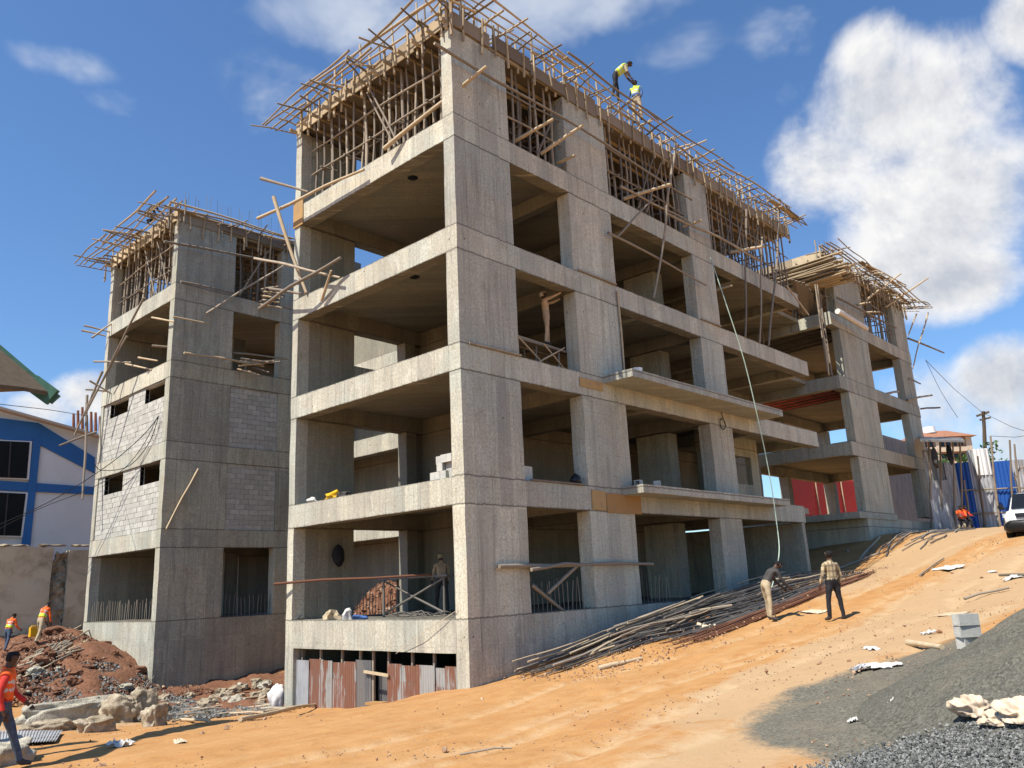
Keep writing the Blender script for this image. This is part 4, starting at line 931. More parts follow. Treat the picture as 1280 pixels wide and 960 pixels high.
# ------------------------------------------------------------------ people
def person(label, foot, yaw, lean=0, head=0, legs=((.1, .1), (-.1, .15)), arms=((.1, .1, .2), (.1, .1, .2)), top='khaki', bot='black', vest=None, band=None, hat=None, H=1.72, splay=.09, shoe='dgrey', sit=False, collar=True, turn=0, sleeve='long', group=None):
    s = H / 1.72; q = Matrix.Rotation(yaw, 3, 'Z')
    J = {}; J['pel'] = V((0, 0, 0)); ld = V((math.sin(lean), 0, math.cos(lean)))
    J['waist'] = ld * .14; J['chest'] = ld * .33 + V((-.01, 0, 0)); J['neck'] = ld * .475; hl = lean * .6 + head; hd = V((math.sin(hl), 0, math.cos(hl)))
    J['neck2'] = J['neck'] + (ld + hd).normalized() * .07; hc = J['neck2'] + hd * .11 + V((math.cos(hl), 0, -math.sin(hl))) * .02; J['head'] = hc; J['top'] = hc + hd * .075
    for sd_, nm in ((1, 'L'), (-1, 'R')):
        th, kn = legs[0 if sd_ > 0 else 1]; J['hip' + nm] = V((0, .09 * sd_, -.04))
        J['knee' + nm] = J['hip' + nm] + V((math.sin(th), splay * sd_, -math.cos(th))).normalized() * .42
        a = th - kn; J['ank' + nm] = J['knee' + nm] + V((math.sin(a), splay * .3 * sd_, -math.cos(a))).normalized() * .41
        J['toe' + nm] = J['ank' + nm] + V((.16, .03 * sd_, -.035))
        J['sho' + nm] = J['neck'] - ld * .045 + V((0, .175 * sd_, 0))
        p, o, e = arms[0 if sd_ > 0 else 1]
        J['elb' + nm] = J['sho' + nm] + V((math.sin(p), o * sd_, -math.cos(p))).normalized() * .285
        J['wri' + nm] = J['elb' + nm] + V((math.sin(p + e), (o * .3 - .05) * sd_, -math.cos(p + e))).normalized() * .25
        J['pal' + nm] = J['wri' + nm] + (J['wri' + nm] - J['elb' + nm]).normalized() * .075
    low = min(J['ankL'].z, J['ankR'].z) - .07; mid = (J['ankL'] + J['ankR']) / 2 if not sit else V((0, 0, 0))
    for k in J: J[k] = V((J[k].x - mid.x, J[k].y, J[k].z - low))
    R = dict(pel=(.135, .115), waist=(.125, .105), chest=(.155, .115), neck=(.075, .07), neck2=(.052, .055), head=(.085, .098), top=(.068, .078))
    for nm in 'LR': R.update({'hip' + nm: (.095, .1), 'knee' + nm: (.062, .062), 'ank' + nm: (.048, .05), 'toe' + nm: (.035, .04), 'sho' + nm: (.065, .065), 'elb' + nm: (.045, .045), 'wri' + nm: (.032, .032), 'pal' + nm: (.034, .026)})
    ED = [('pel', 'waist'), ('waist', 'chest'), ('chest', 'neck'), ('neck', 'neck2'), ('neck2', 'head'), ('head', 'top')]
    for nm in 'LR': ED += [('pel', 'hip' + nm), ('hip' + nm, 'knee' + nm), ('knee' + nm, 'ank' + nm), ('ank' + nm, 'toe' + nm), ('chest', 'sho' + nm), ('sho' + nm, 'elb' + nm), ('elb' + nm, 'wri' + nm), ('wri' + nm, 'pal' + nm)]
    names = list(J); me = bpy.data.meshes.new('sk'); me.from_pydata([J[n] for n in names], [(names.index(a), names.index(b)) for a, b in ED], [])
    ob = bpy.data.objects.new('sk', me); COL.objects.link(ob)
    ob.modifiers.new('s', 'SKIN'); sv = me.skin_vertices[0].data if me.skin_vertices else None
    if sv is None:
        bpy.context.view_layer.objects.active = ob; bpy.ops.mesh.customdata_skin_add(); sv = me.skin_vertices[0].data
    for i, n in enumerate(names): sv[i].radius = R[n]; sv[i].use_root = (n == 'pel')
    ob.modifiers['s'].use_smooth_shade = True; m2 = ob.modifiers.new('b', 'SUBSURF'); m2.levels = 2; m2.render_levels = 2
    dg = bpy.context.evaluated_depsgraph_get(); em = bpy.data.meshes.new_from_object(ob.evaluated_get(dg)); bpy.data.objects.remove(ob)
    co = [v.co.copy() for v in em.vertices]; fs = [list(p.vertices) for p in em.polygons]; nr = [v.normal.copy() for v in em.vertices]
    def seg(p, a, b):
        d = b - a; t = max(0, min(1, (p - a).dot(d) / max(d.dot(d), 1e-9))); return (p - a - d * t).length - .0, t
    mats_ = ['skin', top, bot, shoe]; body = MB(); zone = []
    for f in fs:
        c = sum((co[i] for i in f), V()) / len(f); best = None
        for a, b in ED:
            dd, t = seg(c, J[a], J[b]); dd /= (R[a][0] * (1 - t) + R[b][0] * t)
            if best is None or dd < best[0]: best = (dd, a, b, t)
        a, b, t = best[1:]
        if b in ('neck2', 'head', 'top'): z_ = 'head' if b != 'neck2' else 'neckz'
        elif b.startswith('hip') or b.startswith('knee') or (a.startswith('knee') and t < .93): z_ = 'leg'
        elif b.startswith('toe') or b.startswith('ank'): z_ = 'foot'
        elif b.startswith('elb'): z_ = 'uarm'
        elif b.startswith('wri'): z_ = 'farm' if t < .9 else 'hand'
        elif b.startswith('pal'): z_ = 'hand'
        elif a == 'pel' and t < .35: z_ = 'leg'
        else: z_ = 'torso'
        zone.append((z_, a, b, t, c))
    mz = {'head': 0, 'neckz': 0, 'hand': 0, 'leg': 2, 'foot': 3, 'uarm': 1, 'torso': 1, 'farm': 1 if sleeve == 'long' else 0}
    fo = V(foot)
    W = lambda p: fo + q @ (p * s)
    # cloth: small folds
    def dis(i): 
        p = co[i]; return W(p + nr[i] * (noise.noise(p * 9 + V((foot[0], 3, 1))) * .012))
    # the figure starts at the neck seam: vertices are shared, so the body stays one surface
    body.v = [dis(i) for i in range(len(co))]
    for f, z_ in zip(fs, zone): body.f.append(f); body.mi.append(mz[z_[0]]); body.sm.append(True)
    fx = V((math.cos(hl), 0, -math.sin(hl))); hd_ = hd
    # nose, ears, brow, lips
    hc = J['head']
    body.tube([W(hc + fx * .075 + hd_ * .025), W(hc + fx * .108 - hd_ * .012), W(hc + fx * .085 - hd_ * .03)], .011 * s, .014 * s, 6, 0)
    for sd_ in (1, -1):
        body.tube([W(hc + V((0, .082 * sd_, 0)) + hd_ * .02), W(hc + V((0, .098 * sd_, 0)) - hd_ * .005), W(hc + V((0, .082 * sd_, 0)) - hd_ * .035)], .013 * s, .01 * s, 6, 0)
        body.tube([W(hc + fx * .08 + V((0, .033 * sd_, 0)) + hd_ * .018), W(hc + fx * .094 + V((0, .033 * sd_, 0)) + hd_ * .018)], .011 * s, .008 * s, 6, 4)
        body.tube([W(hc + fx * .088 + V((0, .033 * sd_, 0)) + hd_ * .018), W(hc + fx * .0965 + V((0, .033 * sd_, 0)) + hd_ * .018)], .005 * s, .004 * s, 6, 5)
    body.tube([W(hc + fx * .078 + V((0, .026, 0)) - hd_ * .052), W(hc + fx * .092 - hd_ * .05), W(hc + fx * .078 + V((0, -.026, 0)) - hd_ * .052)], .008 * s, n=6, mi=0)
    for nm, sd_ in (('L', 1), ('R', -1)):   # five fingers, curled a little
        w0, p0 = J['wri' + nm], J['pal' + nm]; d = (p0 - w0).normalized(); side = V((1, 0, 0)) - d * d.x; side = side.normalized() if side.length > .05 else V((0, 0, 1)); inn = d.cross(side) * sd_
        for k, ln in enumerate((.062, .072, .067, .052)):
            b0 = p0 + d * .012 + side * ((k - 1.5) * -.017); c1 = b0 + d * ln * .5 + inn * .008; c2 = c1 + d * ln * .3 + inn * .02; c3 = c2 + d * ln * .14 + inn * .022
            body.tube([W(b0), W(c1), W(c2), W(c3)], .0088 * s, .0066 * s, 6, 0)
        b0 = w0 + d * .035 + side * .02; body.tube([W(b0), W(b0 + d * .025 + side * .03), W(b0 + d * .06 + side * .033 + inn * .012)], .011 * s, .008 * s, 6, 0)
    bo = body.build('person', mats_ + ['whitep', 'hair'], None, origin=fo); tag(bo, label, 'person', group)
    def shell(name, cond, m_, off, folds=.0, ms=None, mi=None):
        sel = [k for k in range(len(fs)) if cond(zone[k])]
        if not sel: return
        use = sorted({i for k in sel for i in fs[k]}); ix = {i: n for n, i in enumerate(use)}; mb2 = MB()
        n_ = len(use); vs = [W(co[i] + nr[i] * (off + folds * noise.noise(co[i] * 12))) for i in use] + [W(co[i] + nr[i] * .001) for i in use]
        mb2.v = vs; ed = {}
        for k in sel:
            f = [ix[i] for i in fs[k]]; mb2.f.append(f); mb2.mi.append(mi(zone[k]) if mi else 0); mb2.sm.append(True)
            for a, b in zip(f, f[1:] + f[:1]): ed[(a, b)] = 1
        for (a, b) in list(ed):
            if (b, a) not in ed: mb2.f.append([b, a, a + n_, b + n_]); mb2.mi.append(0); mb2.sm.append(True)
        return mb2.build(name, ms or m_, bo)
    def hz(z_): c = z_[4]; r = c - J['head']; return z_[0] == 'head' and (r.dot(hd) > .035 or (r.dot(fx) < -.015 and r.dot(hd) > -.055))
    shell('hair' if not hat else 'cap', hz, hat or 'hair', .016 if not hat else .024, .008 if not hat else 0)
    if vest:
        def vz(z_): return (z_[0] == 'torso' and not (z_[1] == 'pel' and z_[3] < .6)) or (z_[1] == 'chest' and z_[2].startswith('sho'))
        def vm(z_):
            h = (z_[4] - J['pel']).dot(ld)
            if .19 < h < .235 or .30 < h < .34: return 1
            if band and h < .2: return 2
            return 0
        shell('safety_vest', vz, None, .016, .01, [vest, 'reflect', band or vest], vm)
    return bo
def face(v):   # yaw that faces along a picture-space mix of right (x) and away (y)
    d = V((R_.x, R_.y, 0)).normalized() * v[0] + V((F_.x, F_.y, 0)).normalized() * v[1]; return math.atan2(d.y, d.x)
pf = hit(1047, 776); person('man in a brown plaid jacket and dark trousers standing with his back turned', pf, face((-.35, 1)), lean=-.03, head=-.15, legs=((.06, .06), (-.04, .05)), arms=((.05, .32, .35), (.0, .35, .3)), top='plaid', bot='black', H=88 / 1007 * (pf - CP).dot(F_), splay=.16)
pf = hit(963, 776); HB_ = (pf - CP).dot(F_); person('man in a dark shirt and pale trousers bending over the steel bars', pf, face((1, .25)), lean=.75, head=.3, legs=((.22, .18), (.02, .12)), arms=((.45, .05, .35), (.35, .05, .5)), top='dgrey', bot='khaki', H=min(1.9, 72 / 1007 * HB_ / .86), splay=.12)
d_ = hit(970, 774); tag(MB().tube([d_ + V((.1, .05, .0)), d_ + V((-.25, -.0, .95)), d_ + V((-.3, 0, 1.05))], .02).build('long_tool', 'steel'), 'dark long-handled tool held by the man bending over the bars', 'tool')
pf = at_depth(22, 952, 11.9); pf = V((pf.x, pf.y, pf.z)); person('bearded worker in an orange reflective vest and jeans walking at the left edge', (lambda p: V((p.x, p.y, gz(p.x, p.y) + .02)))(at_depth(-8, 958, 11.7)), face((1, .45)), lean=.05, head=.12, legs=((.36, .06), (-.30, .30)), arms=((.25, .12, .55), (-.2, .15, .5)), top='redc', bot='jeans', vest='orange', H=1.74, splay=.03, shoe='dgrey')
pw = hit(46, 806); person('worker in an orange and lime vest stooping uphill beside a yellow jerrycan', pw, face((.35, 1)), lean=.45, head=.25, legs=((.25, .2), (-.25, .2)), arms=((.3, .1, .2), (.1, .15, .1)), top='orange', bot='khaki', vest='orange', band='lime', H=50 / 1007 * (pw - CP).dot(F_) / .9)
pw3 = hit(6, 816); person('worker in an orange and lime vest and jeans further back at the left edge', pw3, face((.2, 1)), lean=.35, head=.3, legs=((.2, .1), (-.2, .2)), arms=((.2, .2, .6), (.1, .25, .9)), top='orange', bot='jeans', vest='orange', band='lime', H=50 / 1007 * (pw3 - CP).dot(F_))
jc = pw + V((.03, .3, 0)); jb = thing('jerrycan', jc, 'yellow plastic jerrycan carried by the stooping worker', 'jerrycan')
jq = hit(41, 800); jo = jq - V((0, 0, -.1)); MB().rbox((jo.x - .14, jo.y - .1, jo.z), (jo.x + .14, jo.y + .1, jo.z + .36), .02, .12).build('can_body', 'yellow', jb)
MB().tube([jo + V((-.1, 0, .36)), jo + V((-.08, 0, .42)), jo + V((.05, 0, .42)), jo + V((.08, 0, .36))], .016).build('handle', 'yellow', jb); MB().tube([jo + V((.1, .06, .35)), jo + V((.1, .06, .4))], .03, .028, 8).build('cap', 'blackp', jb)
zr = 16.5
r1 = at(771, 141, Y, -.35); person('roof worker in a lime vest leaning forward over the platform', (r1.x, -.35, zr), face((1, -.05)), lean=.95, head=.2, legs=((.15, .15), (-.1, .15)), arms=((.35, .1, .3), (.15, .05, .3)), top='khaki', bot='black', vest='lime', H=1.74, sleeve='short')
r2 = at(800, 150, Y, -.3); person('roof worker in a lime vest and blue top standing upright beside the leaning one', (r2.x + .05, -.2, zr - .15), face((-.5, -1)), lean=0, head=.2, legs=((.05, .05), (.0, .05)), arms=((.25, .25, .35), (.1, .3, .3)), top='blue', bot='khaki', vest='lime', band='blue', H=1.72)
person('crouching figure in dark clothes on the roof platform of the left frame', at(183, 279, X, .3), face((.6, .5)), lean=.75, head=.2, legs=((1.2, 2.1), (.9, 2.0)), arms=((.5, .1, .6), (.6, .1, .5)), top='black', bot='black', H=1.7)
tm = at(684, 434, Y, .8); person('man in dusty beige clothes and a white cap reaching up in the third storey opening', (tm.x, .8, 7.47), face((1, .05)), lean=-.08, head=-.25, legs=((.05, .05), (-.05, .1)), arms=((1.75, .05, .25), (1.95, .05, .1)), top='beige', bot='beige', hat='white', H=1.76)
person('dim man in a tan shirt standing deep inside the ground storey', (3.1, 4.3, 0), face((-.4, 1)), lean=.05, head=.1, legs=((.1, .05), (-.1, .05)), arms=((.3, .1, .5), (.1, .2, .3)), top='beige', bot='dgrey', hat='khaki', H=1.75)
person('figure in red in the dark ground storey bay of the long side', (13.3, 2.6, 0), face((.2, -1)), legs=((.1, .05), (-.1, .05)), top='redc', bot='black', H=1.7)
pe = at(464, 608, 'X', 7.3); person('worker in dark green bending on the far floor seen through the rear opening', (pe.x + .3, pe.y, T[1]), face((.8, .3)), lean=.5, head=.2, legs=((.4, .4), (-.1, .3)), arms=((.3, .1, .3), (.2, .1, .3)), top='grn2', bot='black', H=1.7)
for k, u in enumerate((1202, 1209)):
    p = hit(u, 662, d1=60) if False else at_depth(u, 640, 42); p.z = gz(p.x, p.y); lump('seat_stone', p + V((F_.x, F_.y, 0)) * .25 + V((0, 0, .15)), (.25, .25, .22), 60 + k, 'rock', ['stone under the sitting worker on the left', 'stone under the sitting worker on the right'][k], 'rock')
    person(['worker in an orange vest sitting against the sheet fence, left of the two', 'worker in an orange vest sitting against the blue fence, right of the two'][k], p, face((-.3, -1)) + k * .4, lean=.3, head=.3, legs=((1.5, 1.6), (1.4, 1.5)), arms=((.6, .05, .7), (.6, .05, .7)), top='orange' if k == 0 else 'redc', bot='black', vest='orange', H=1.72, sit=False)
# ------------------------------------------------------------------ steel bars, poles and rubble on the ground
def pile_z(x, y): return gz(x, y) + .22 * math.exp(-((y + 1.5) / .8) ** 2) * max(0, min(1, (x - 1) / 3)) * max(0, min(1, (19 - x) / 4)) * .0
def bar_on_ground(x0, y0, x1, y1, lift, r, m, name='steel_bar', n=7, wob=.06):
    pts = []; ph = rnd.random() * 6
    for i in range(n):
        t = i / (n - 1); x = x0 + (x1 - x0) * t; y = y0 + (y1 - y0) * t + math.sin(ph + t * 4) * wob * (0 if n < 4 else 1); pts.append(V((x, y, gz(x, y) + lift + r)))
    return MB().tube(pts, r, n=5).build(name, m)
for k in range(230):
    r_ = random.Random(1000 + k); x0 = r_.uniform(.6, 9.5); L = r_.uniform(6, 9.5); y0 = -r_.uniform(.45, 2.75); t = 1 - abs(y0 + 1.4) / 1.1
    y1 = y0 + r_.uniform(-.55, .35); y0 = y0 * (.45 + .55 * min(1, x0 / 6)) ; y1 = min(y1, -.3)
    o = bar_on_ground(x0, y0, x0 + L, y1, r_.uniform(.02, .1 + .22 * max(0, t)), r_.choice((.01, .012, .014, .018)), 'steel')
    tag(o, 'grey steel bar in the long loose pile at the foot of the nearest frame', 'steel bar', 'grey steel bars along the building foot')
for k in range(48):
    r_ = random.Random(1500 + k); x0 = r_.uniform(.8, 13); L = r_.uniform(1.2, 4.2); y0 = -r_.uniform(.5, 2.6) * (.45 + .55 * min(1, x0 / 6)); y1 = min(-.25, y0 + r_.uniform(-.5, .5))
    o = bar_on_ground(x0, y0, x0 + L, y1, r_.uniform(.12, .42), r_.uniform(.014, .03), r_.choice(('pole', 'polel', 'plank', 'pole')), 'timber_batten', 5, .05)
    tag(o, 'weathered timber batten lying among the steel bars at the foot of the nearest frame', 'batten', 'timber battens among the steel bars')
for k in range(46):
    r_ = random.Random(2000 + k); x0 = 4.6 + r_.uniform(-.8, 1.2); y0 = -2.75 + r_.uniform(-.22, .22); 
    o = bar_on_ground(x0 + (k % 3) * .5, y0, x0 + 10.5 + r_.uniform(-1, 1), y0 - .75 + r_.uniform(-.15, .15) + .3, .01 + (k % 4) * .025, .014, 'rust', n=9, wob=.05)
    tag(o, 'rusty red bar in the bundle along the outer edge of the steel pile', 'steel bar', 'rusty bars along the road edge')
gp = [((548, 862), (775, 778), 'long pole lying up along the outer edge of the steel pile to the corner', .055, 'pole'), ((590, 858), (700, 800), 'second long pole beside the steel pile near the corner', .05, 'pole'),
      ((622, 845), (730, 812), 'crooked pole half under the steel bars', .06, 'pole'), ((748, 838), (802, 825), 'short thick pale pole in front of the steel pile', .06, 'polel'),
      ((1136, 806), (1178, 812), 'short thick log lying at the edge of the gravel heap', .06, 'polel'), ((1206, 752), (1262, 738), 'thin stick on the orange soil beyond the block stack', .035, 'pole'),
      ((1250, 722), (1290, 722), 'dark straight stick on the soil at the right edge', .04, 'steel'), ((575, 948), (640, 940), 'thin twig on the orange soil in the foreground', .014, 'pole'),
      ((300, 904), (395, 884), 'long pale plank-like pole left of the tin hoarding', .05, 'polel'), ((150, 800), (206, 862), 'pale pole leaning down the red spoil heap', .06, 'polel'),
      ((20, 832), (150, 768), 'long grey pole on the rubble slope, uppermost', .05, 'pole'), ((18, 842), (105, 792), 'long grey pole on the rubble slope, second', .055, 'pole'),
      ((22, 850), (122, 795), 'grey pole on the rubble slope, third from the top', .05, 'polel'), ((30, 828), (90, 806), 'short grey pole on the rubble slope', .05, 'pole'),
      ((1012, 668), (1060, 690), 'grey plank end under the balcony slab of the farthest frame', .09, 'pole'), ((930, 748), (1010, 725), 'grey pole lying inside the steel pile at the end wall', .07, 'pole'),
      ((830, 745), (885, 735), 'grey pole at the foot of the third column', .07, 'pole'), ((1040, 715), (1100, 692), 'pole on the shaded soil near the farthest frame', .06, 'pole'),
      ((1075, 700), (1100, 672), 'pole leaning on the foot wall of the farthest frame', .06, 'polel'), ((1150, 722), (1180, 700), 'thin twig on the pale soil beyond the steel bars', .03, 'pole')]
for a, b, lab, r, m_ in gp:
    p, q = hit(*a, r * .5), hit(*b, r * .5)
    tag(MB().pole(p + V((0, 0, .0 if r > .055 else .04)), q + V((0, 0, .0 if r > .055 else .04)), r, .01 if r > .055 else .03).build('timber_pole', m_), lab, 'pole')
for k in range(26):
    r_ = random.Random(2600 + k); u = r_.uniform(215, 345); v = 898 - (u - 215) * .12 + r_.uniform(-12, 8); p = hit(u, v, .05); q = hit(u + r_.uniform(20, 55), v + r_.uniform(-9, 4), .08)
    tag(MB().pole(p, q, r_.uniform(.02, .045), .02).build('timber_pole', 'pole' if k % 2 else 'polel'), 'grey pole in the flat litter between the two left frames', 'pole', 'poles in the litter left of the tin hoarding')
for k in range(30):
    r_ = random.Random(2800 + k); u = r_.uniform(20, 110); v = 838 - (u - 20) * .55 + r_.uniform(-8, 22); p = hit(u, v, .05); q = hit(u + r_.uniform(20, 45), v - r_.uniform(8, 24), .1)
    tag(MB().pole(p, q, r_.uniform(.025, .045), .03).build('timber_pole', 'pole' if k % 3 else 'polel'), 'grey pole in the loose spread on the rubble slope behind the workers', 'pole', 'poles on the rubble slope')
for k in range(34):
    r_ = random.Random(3000 + k); x = r_.uniform(21, 30); y = r_.uniform(-3.4, -.6); a = r_.uniform(-.2, .25)
    o = bar_on_ground(x, y, x + r_.uniform(2, 5), y + a * 3, .02, r_.uniform(.015, .035), 'pole' if k % 2 else 'steel', 'timber_batten', 5, .08); tag(o, 'thin batten in the litter at the foot of the farthest frame', 'batten', 'battens at the foot of the farthest frame')
# scraps 
def scrap(u, v, w, label, m_='white', hgt=.06, seedv=0, name='paper_scrap', cat='litter'):
    p = hit(u, v); mb_ = MB(); r_ = random.Random(seedv + int(u)); n = 9; vs = []; fs = []
    ang = r_.uniform(0, PI)
    for j in range(n):
        for i in range(n):
            x = (i / (n - 1) - .5) * w; y = (j / (n - 1) - .5) * w * .62; e = max(abs(i - 4), abs(j - 4)) / 4
            rr = 1 + noise.noise(V((x * 9, y * 9, seedv + u))) * .5
            X_ = (x * math.cos(ang) - y * math.sin(ang)) * rr; Y_ = (x * math.sin(ang) + y * math.cos(ang)) * rr
            vs.append(V((p.x + X_, p.y + Y_, gz(p.x + X_, p.y + Y_) + float(heap_np(p.x + X_, p.y + Y_)) + .01 + hgt * .75 * (.5 + noise.noise(V((x * 14 / max(w, .3), y * 14 / max(w, .3), seedv * 3.3 + v))) * 1.3) * (1 - .5 * e))))
    k = n * n; vs += [q - V((0, 0, .006)) for q in vs]
    for j in range(n - 1):
        for i in range(n - 1): a = j * n + i; fs += [(a, a + 1, a + n + 1, a + n), (k + a, k + a + n, k + a + n + 1, k + a + 1)]
    return tag(mb_.add(vs, fs).build(name, m_), label, cat)
scrap(150, 934, .42, 'crumpled white paper sack on the orange soil near the bottom left', 'white', .2, 1)
scrap(225, 929, .3, 'small pale scrap right of the crumpled white sack', 'sack', .08, 2)
scrap(1100, 833, .55, 'white rag at the edge of the grey gravel, nearest of the white scraps', 'white', .1, 3)
scrap(1076, 836, .3, 'greyish rag tied to the nearest white rag', 'tingrey', .1, 4)
scrap(1090, 812, .35, 'small white scrap on the pale soil above the white rag', 'white', .08, 5)
scrap(1160, 793, .25, 'small white scrap near the block stack', 'white', .1, 6)
scrap(1186, 711, .9, 'long white scrap on the pale soil beyond the road', 'white', .14, 7)
scrap(1190, 768, .7, 'flat cream board piece behind the block stack', 'polel', .03, 8, 'board_piece')
scrap(1266, 724, .45, 'white scrap on the soil near the right edge', 'white', .15, 9)
scrap(1240, 715, .3, 'tiny pale scrap on the soil near the right edge', 'white', .04, 10)
scrap(882, 787, .55, 'pale crumpled sheet on the rusty bars', 'sack', .25, 11)
scrap(1020, 765, .6, 'pale flat scrap behind the man in plaid', 'sack', .05, 12)
scrap(1118, 876, .16, 'small pale fragment on the fine gravel', 'white', .05, 13)
scrap(1066, 903, .12, 'small white stone-like scrap on the fine gravel', 'white', .08, 14)
scrap(775, 783, .9, 'bright green net scrap lying on the steel bars', 'lime', .1, 15, 'net_scrap', 'net')
# foreground sack: two open crumpled lobes
SKOLD = None
sk = thing('woven_sack', hit(1240, 905), 'crumpled cream woven sack lying on the gravel at the bottom right', 'sack')
def cloth_lobe(u, v, w, hgt, seedv, rot, nm):
    p = hit(u, v); n = 34; vs = []; fs = []; ph = rot
    for j in range(n):
        for i in range(n):
            a = (i / (n - 1) - .5) * 2; b = (j / (n - 1) - .5) * 2; r2 = a * a + b * b
            d = noise.noise(V((a * 1.6 + seedv, b * 1.6, 1))) * .35 + noise.noise(V((a * 4 + seedv, b * 4, 5))) * .14 + abs(noise.noise(V((a * 7, b * 7 + seedv, 9)))) * .12
            x = (a * math.cos(ph) - b * math.sin(ph)) * w * (1 + noise.noise(V((a, b, seedv))) * .3) * .5; y = (a * math.sin(ph) + b * math.cos(ph)) * w * .36 * (1 + noise.noise(V((b, a, seedv + 4))) * .3)
            z = max(0, 1 - r2 * .75) ** .5 * hgt * (.85 + d * 1.6) + .015
            vs.append(V((p.x + x, p.y + y, gz(p.x + x, p.y + y) + float(heap_np(p.x + x, p.y + y)) + max(.012, z - .03))))
    for j in range(n - 1):
        for i in range(n - 1): a = j * n + i; fs.append((a, a + 1, a + n + 1, a + n))
    return MB().add(vs, fs).build(nm, 'sack', sk, smooth=True)
def crumple(u, v, r, seedv, nm, lift=.4):
    import bmesh
    bm = bmesh.new(); bmesh.ops.create_icosphere(bm, subdivisions=5, radius=1); c = hit(u, v, r[2] * lift); sv = V((seedv * 2.3, seedv * 1.1, seedv * 4.7)); vs = []
    for q in bm.verts:
        d = q.co.normalized(); n1 = noise.noise(d * 1.1 + sv) * .7
        rg = 1 - abs(noise.noise(V((d.x * 2.6, d.y * 1.2, d.z * 2.2)) + sv * 2)) * 2.6; rg2 = 1 - abs(noise.noise(V((d.x * 3, d.y * 6, d.z * 4)) + sv)) * 2.4
        d = d * (1 + n1 + .28 * rg + .07 * rg2); w = R_.xy.normalized()
        vs.append(c + V((w.x, w.y, 0)) * d.x * r[0] + V((-w.y, w.x, 0)) * d.y * r[1] + V((0, 0, max(d.z, -.35) * r[2])))
    mb5 = MB().add(vs, [[q.index for q in fc.verts] for fc in bm.faces]); bm.free(); return mb5.build(nm, 'sack', sk, smooth=True)
crumple(1222, 897, (.165, .13, .11), 3, 'sack_body'); crumple(1250, 908, (.13, .1, .07), 14, 'sack_fold'); crumple(1280, 904, (.17, .13, .105), 8, 'sack_mouth')
# block stack
bp = at_depth(1212, 805, 12.6); bp.z = gz(bp.x, bp.y); yaw_ = face((1, .1))
for k, (dz, dx, rz) in enumerate(((0, .05, .25), (.177, 0, 0), (.354, -.02, .05))):
    hollow_block(bp + V((dx, dx * .4, dz)), yaw_ + rz, 'grey hollow block in the leaning stack of three beside the gravel heap, ' + ('lowest', 'middle one', 'topmost')[k], s=.86)
# rubble: rocks and broken concrete at the left
for (u, v, r, m_, lab, sq) in ((80, 903, (1.15, .4, .34), 'slabc', 'large pale slab of broken concrete at the foot of the red heap', .35), (120, 895, (.5, .35, .32), 'slabc', 'grey broken concrete lump at the right end of the pale slab', .3),
     (150, 903, (.42, .4, .42), 'rock', 'round brown boulder right of the broken concrete', .15), (176, 898, (.36, .34, .5), 'rock', 'tall brown boulder touching the round one', .2),
     (194, 908, (.24, .22, .3), 'rock', 'upright grey stone at the right end of the boulders', .3), (60, 915, (.5, .3, .16), 'rock', 'low flat stone in front of the pale slab', .3), (120, 915, (.35, .25, .2), 'rock', 'angular pale stone in front of the boulders', .4),
     (-2, 955, (.42, .4, .22), 'slabc', 'grey stone slab cut off by the bottom left corner', .4), (151, 800, (.4, .4, .5), 'rock', 'tall rock perched on top of the red heap by the frame', .2), (182, 815, (.35, .3, .3), 'concg', 'dark rock beside the leaning pale pole', .2)):
    lump('rock', hit(u, v, r[2] * .45), r, int(u), m_, lab, 'rock', .24, None, 5, 1.3, sq, smooth=True)
for k in range(84):
    r_ = random.Random(4000 + k)
    if k < 28: u = r_.uniform(25, 200); v = r_.uniform(800, 905)
    elif k < 72: u = r_.uniform(190, 345); v = 895 - (u - 190) * .13 + r_.uniform(-22, 8)
    else: u = r_.uniform(20, 150); v = r_.uniform(780, 850)
    s_ = r_.uniform(.06, .24); 
    lump('rock', hit(u, v, s_ * .3), (s_ * r_.uniform(.8, 1.5), s_, s_ * r_.uniform(.5, .9)), k + 200, r_.choice(('concg', 'clod', 'conc_shade', 'clod', 'clod') if u < 190 else ('rock', 'slabc', 'rock')), 'broken stone in the rubble at the foot of the left frame', 'rock', .32, 'stones in the rubble', 3, 1.6, r_.uniform(0, .3))
tag(corr((hit(-30, 925).x, hit(-30, 925).y), (hit(82, 925).x, hit(82, 925).y), hit(40, 930).z + .12, hit(40, 930).z + .12).build('x', 'tingrey'), 'x', 'x') if False else None
p0, p1, p2, p3 = hit(-40, 922, .12), hit(78, 918, .08), hit(70, 930, .05), hit(-40, 940, .1)
mb_ = MB(); vs = []; n = 240
for i in range(n + 1):
    t = i / n; a = p0.lerp(p1, t); b = p3.lerp(p2, t); o_ = V((0, 0, .01 * math.sin(t * 190)))
    vs += [a + o_, b + o_]
mb_.add(vs, [(2 * i, 2 * i + 1, 2 * i + 3, 2 * i + 2) for i in range(n)]); vs2 = [v - V((0, 0, .01)) for v in vs]; mb_.add(vs2, [(2 * i, 2 * i + 2, 2 * i + 3, 2 * i + 1) for i in range(n)])
tag(mb_.build('tin_sheet', 'tingrey'), 'flat grey corrugated sheet on the ground beside the walking worker', 'sheet')
for k in range(14):
    r_ = random.Random(5000 + k); p = hit(r_.uniform(125, 175), r_.uniform(880, 905), .1); q = p + V((r_.uniform(-.5, .5), r_.uniform(-.3, .3), r_.uniform(.2, .75)))
    tag(MB().tube([p, (p + q) / 2 + V((r_.uniform(-.15, .15), 0, .1)), q], .011, n=5).build('bent_bar', 'steel'), 'bent rusty rod sprouting from the boulders', 'steel bar', 'bent rods in the boulders')

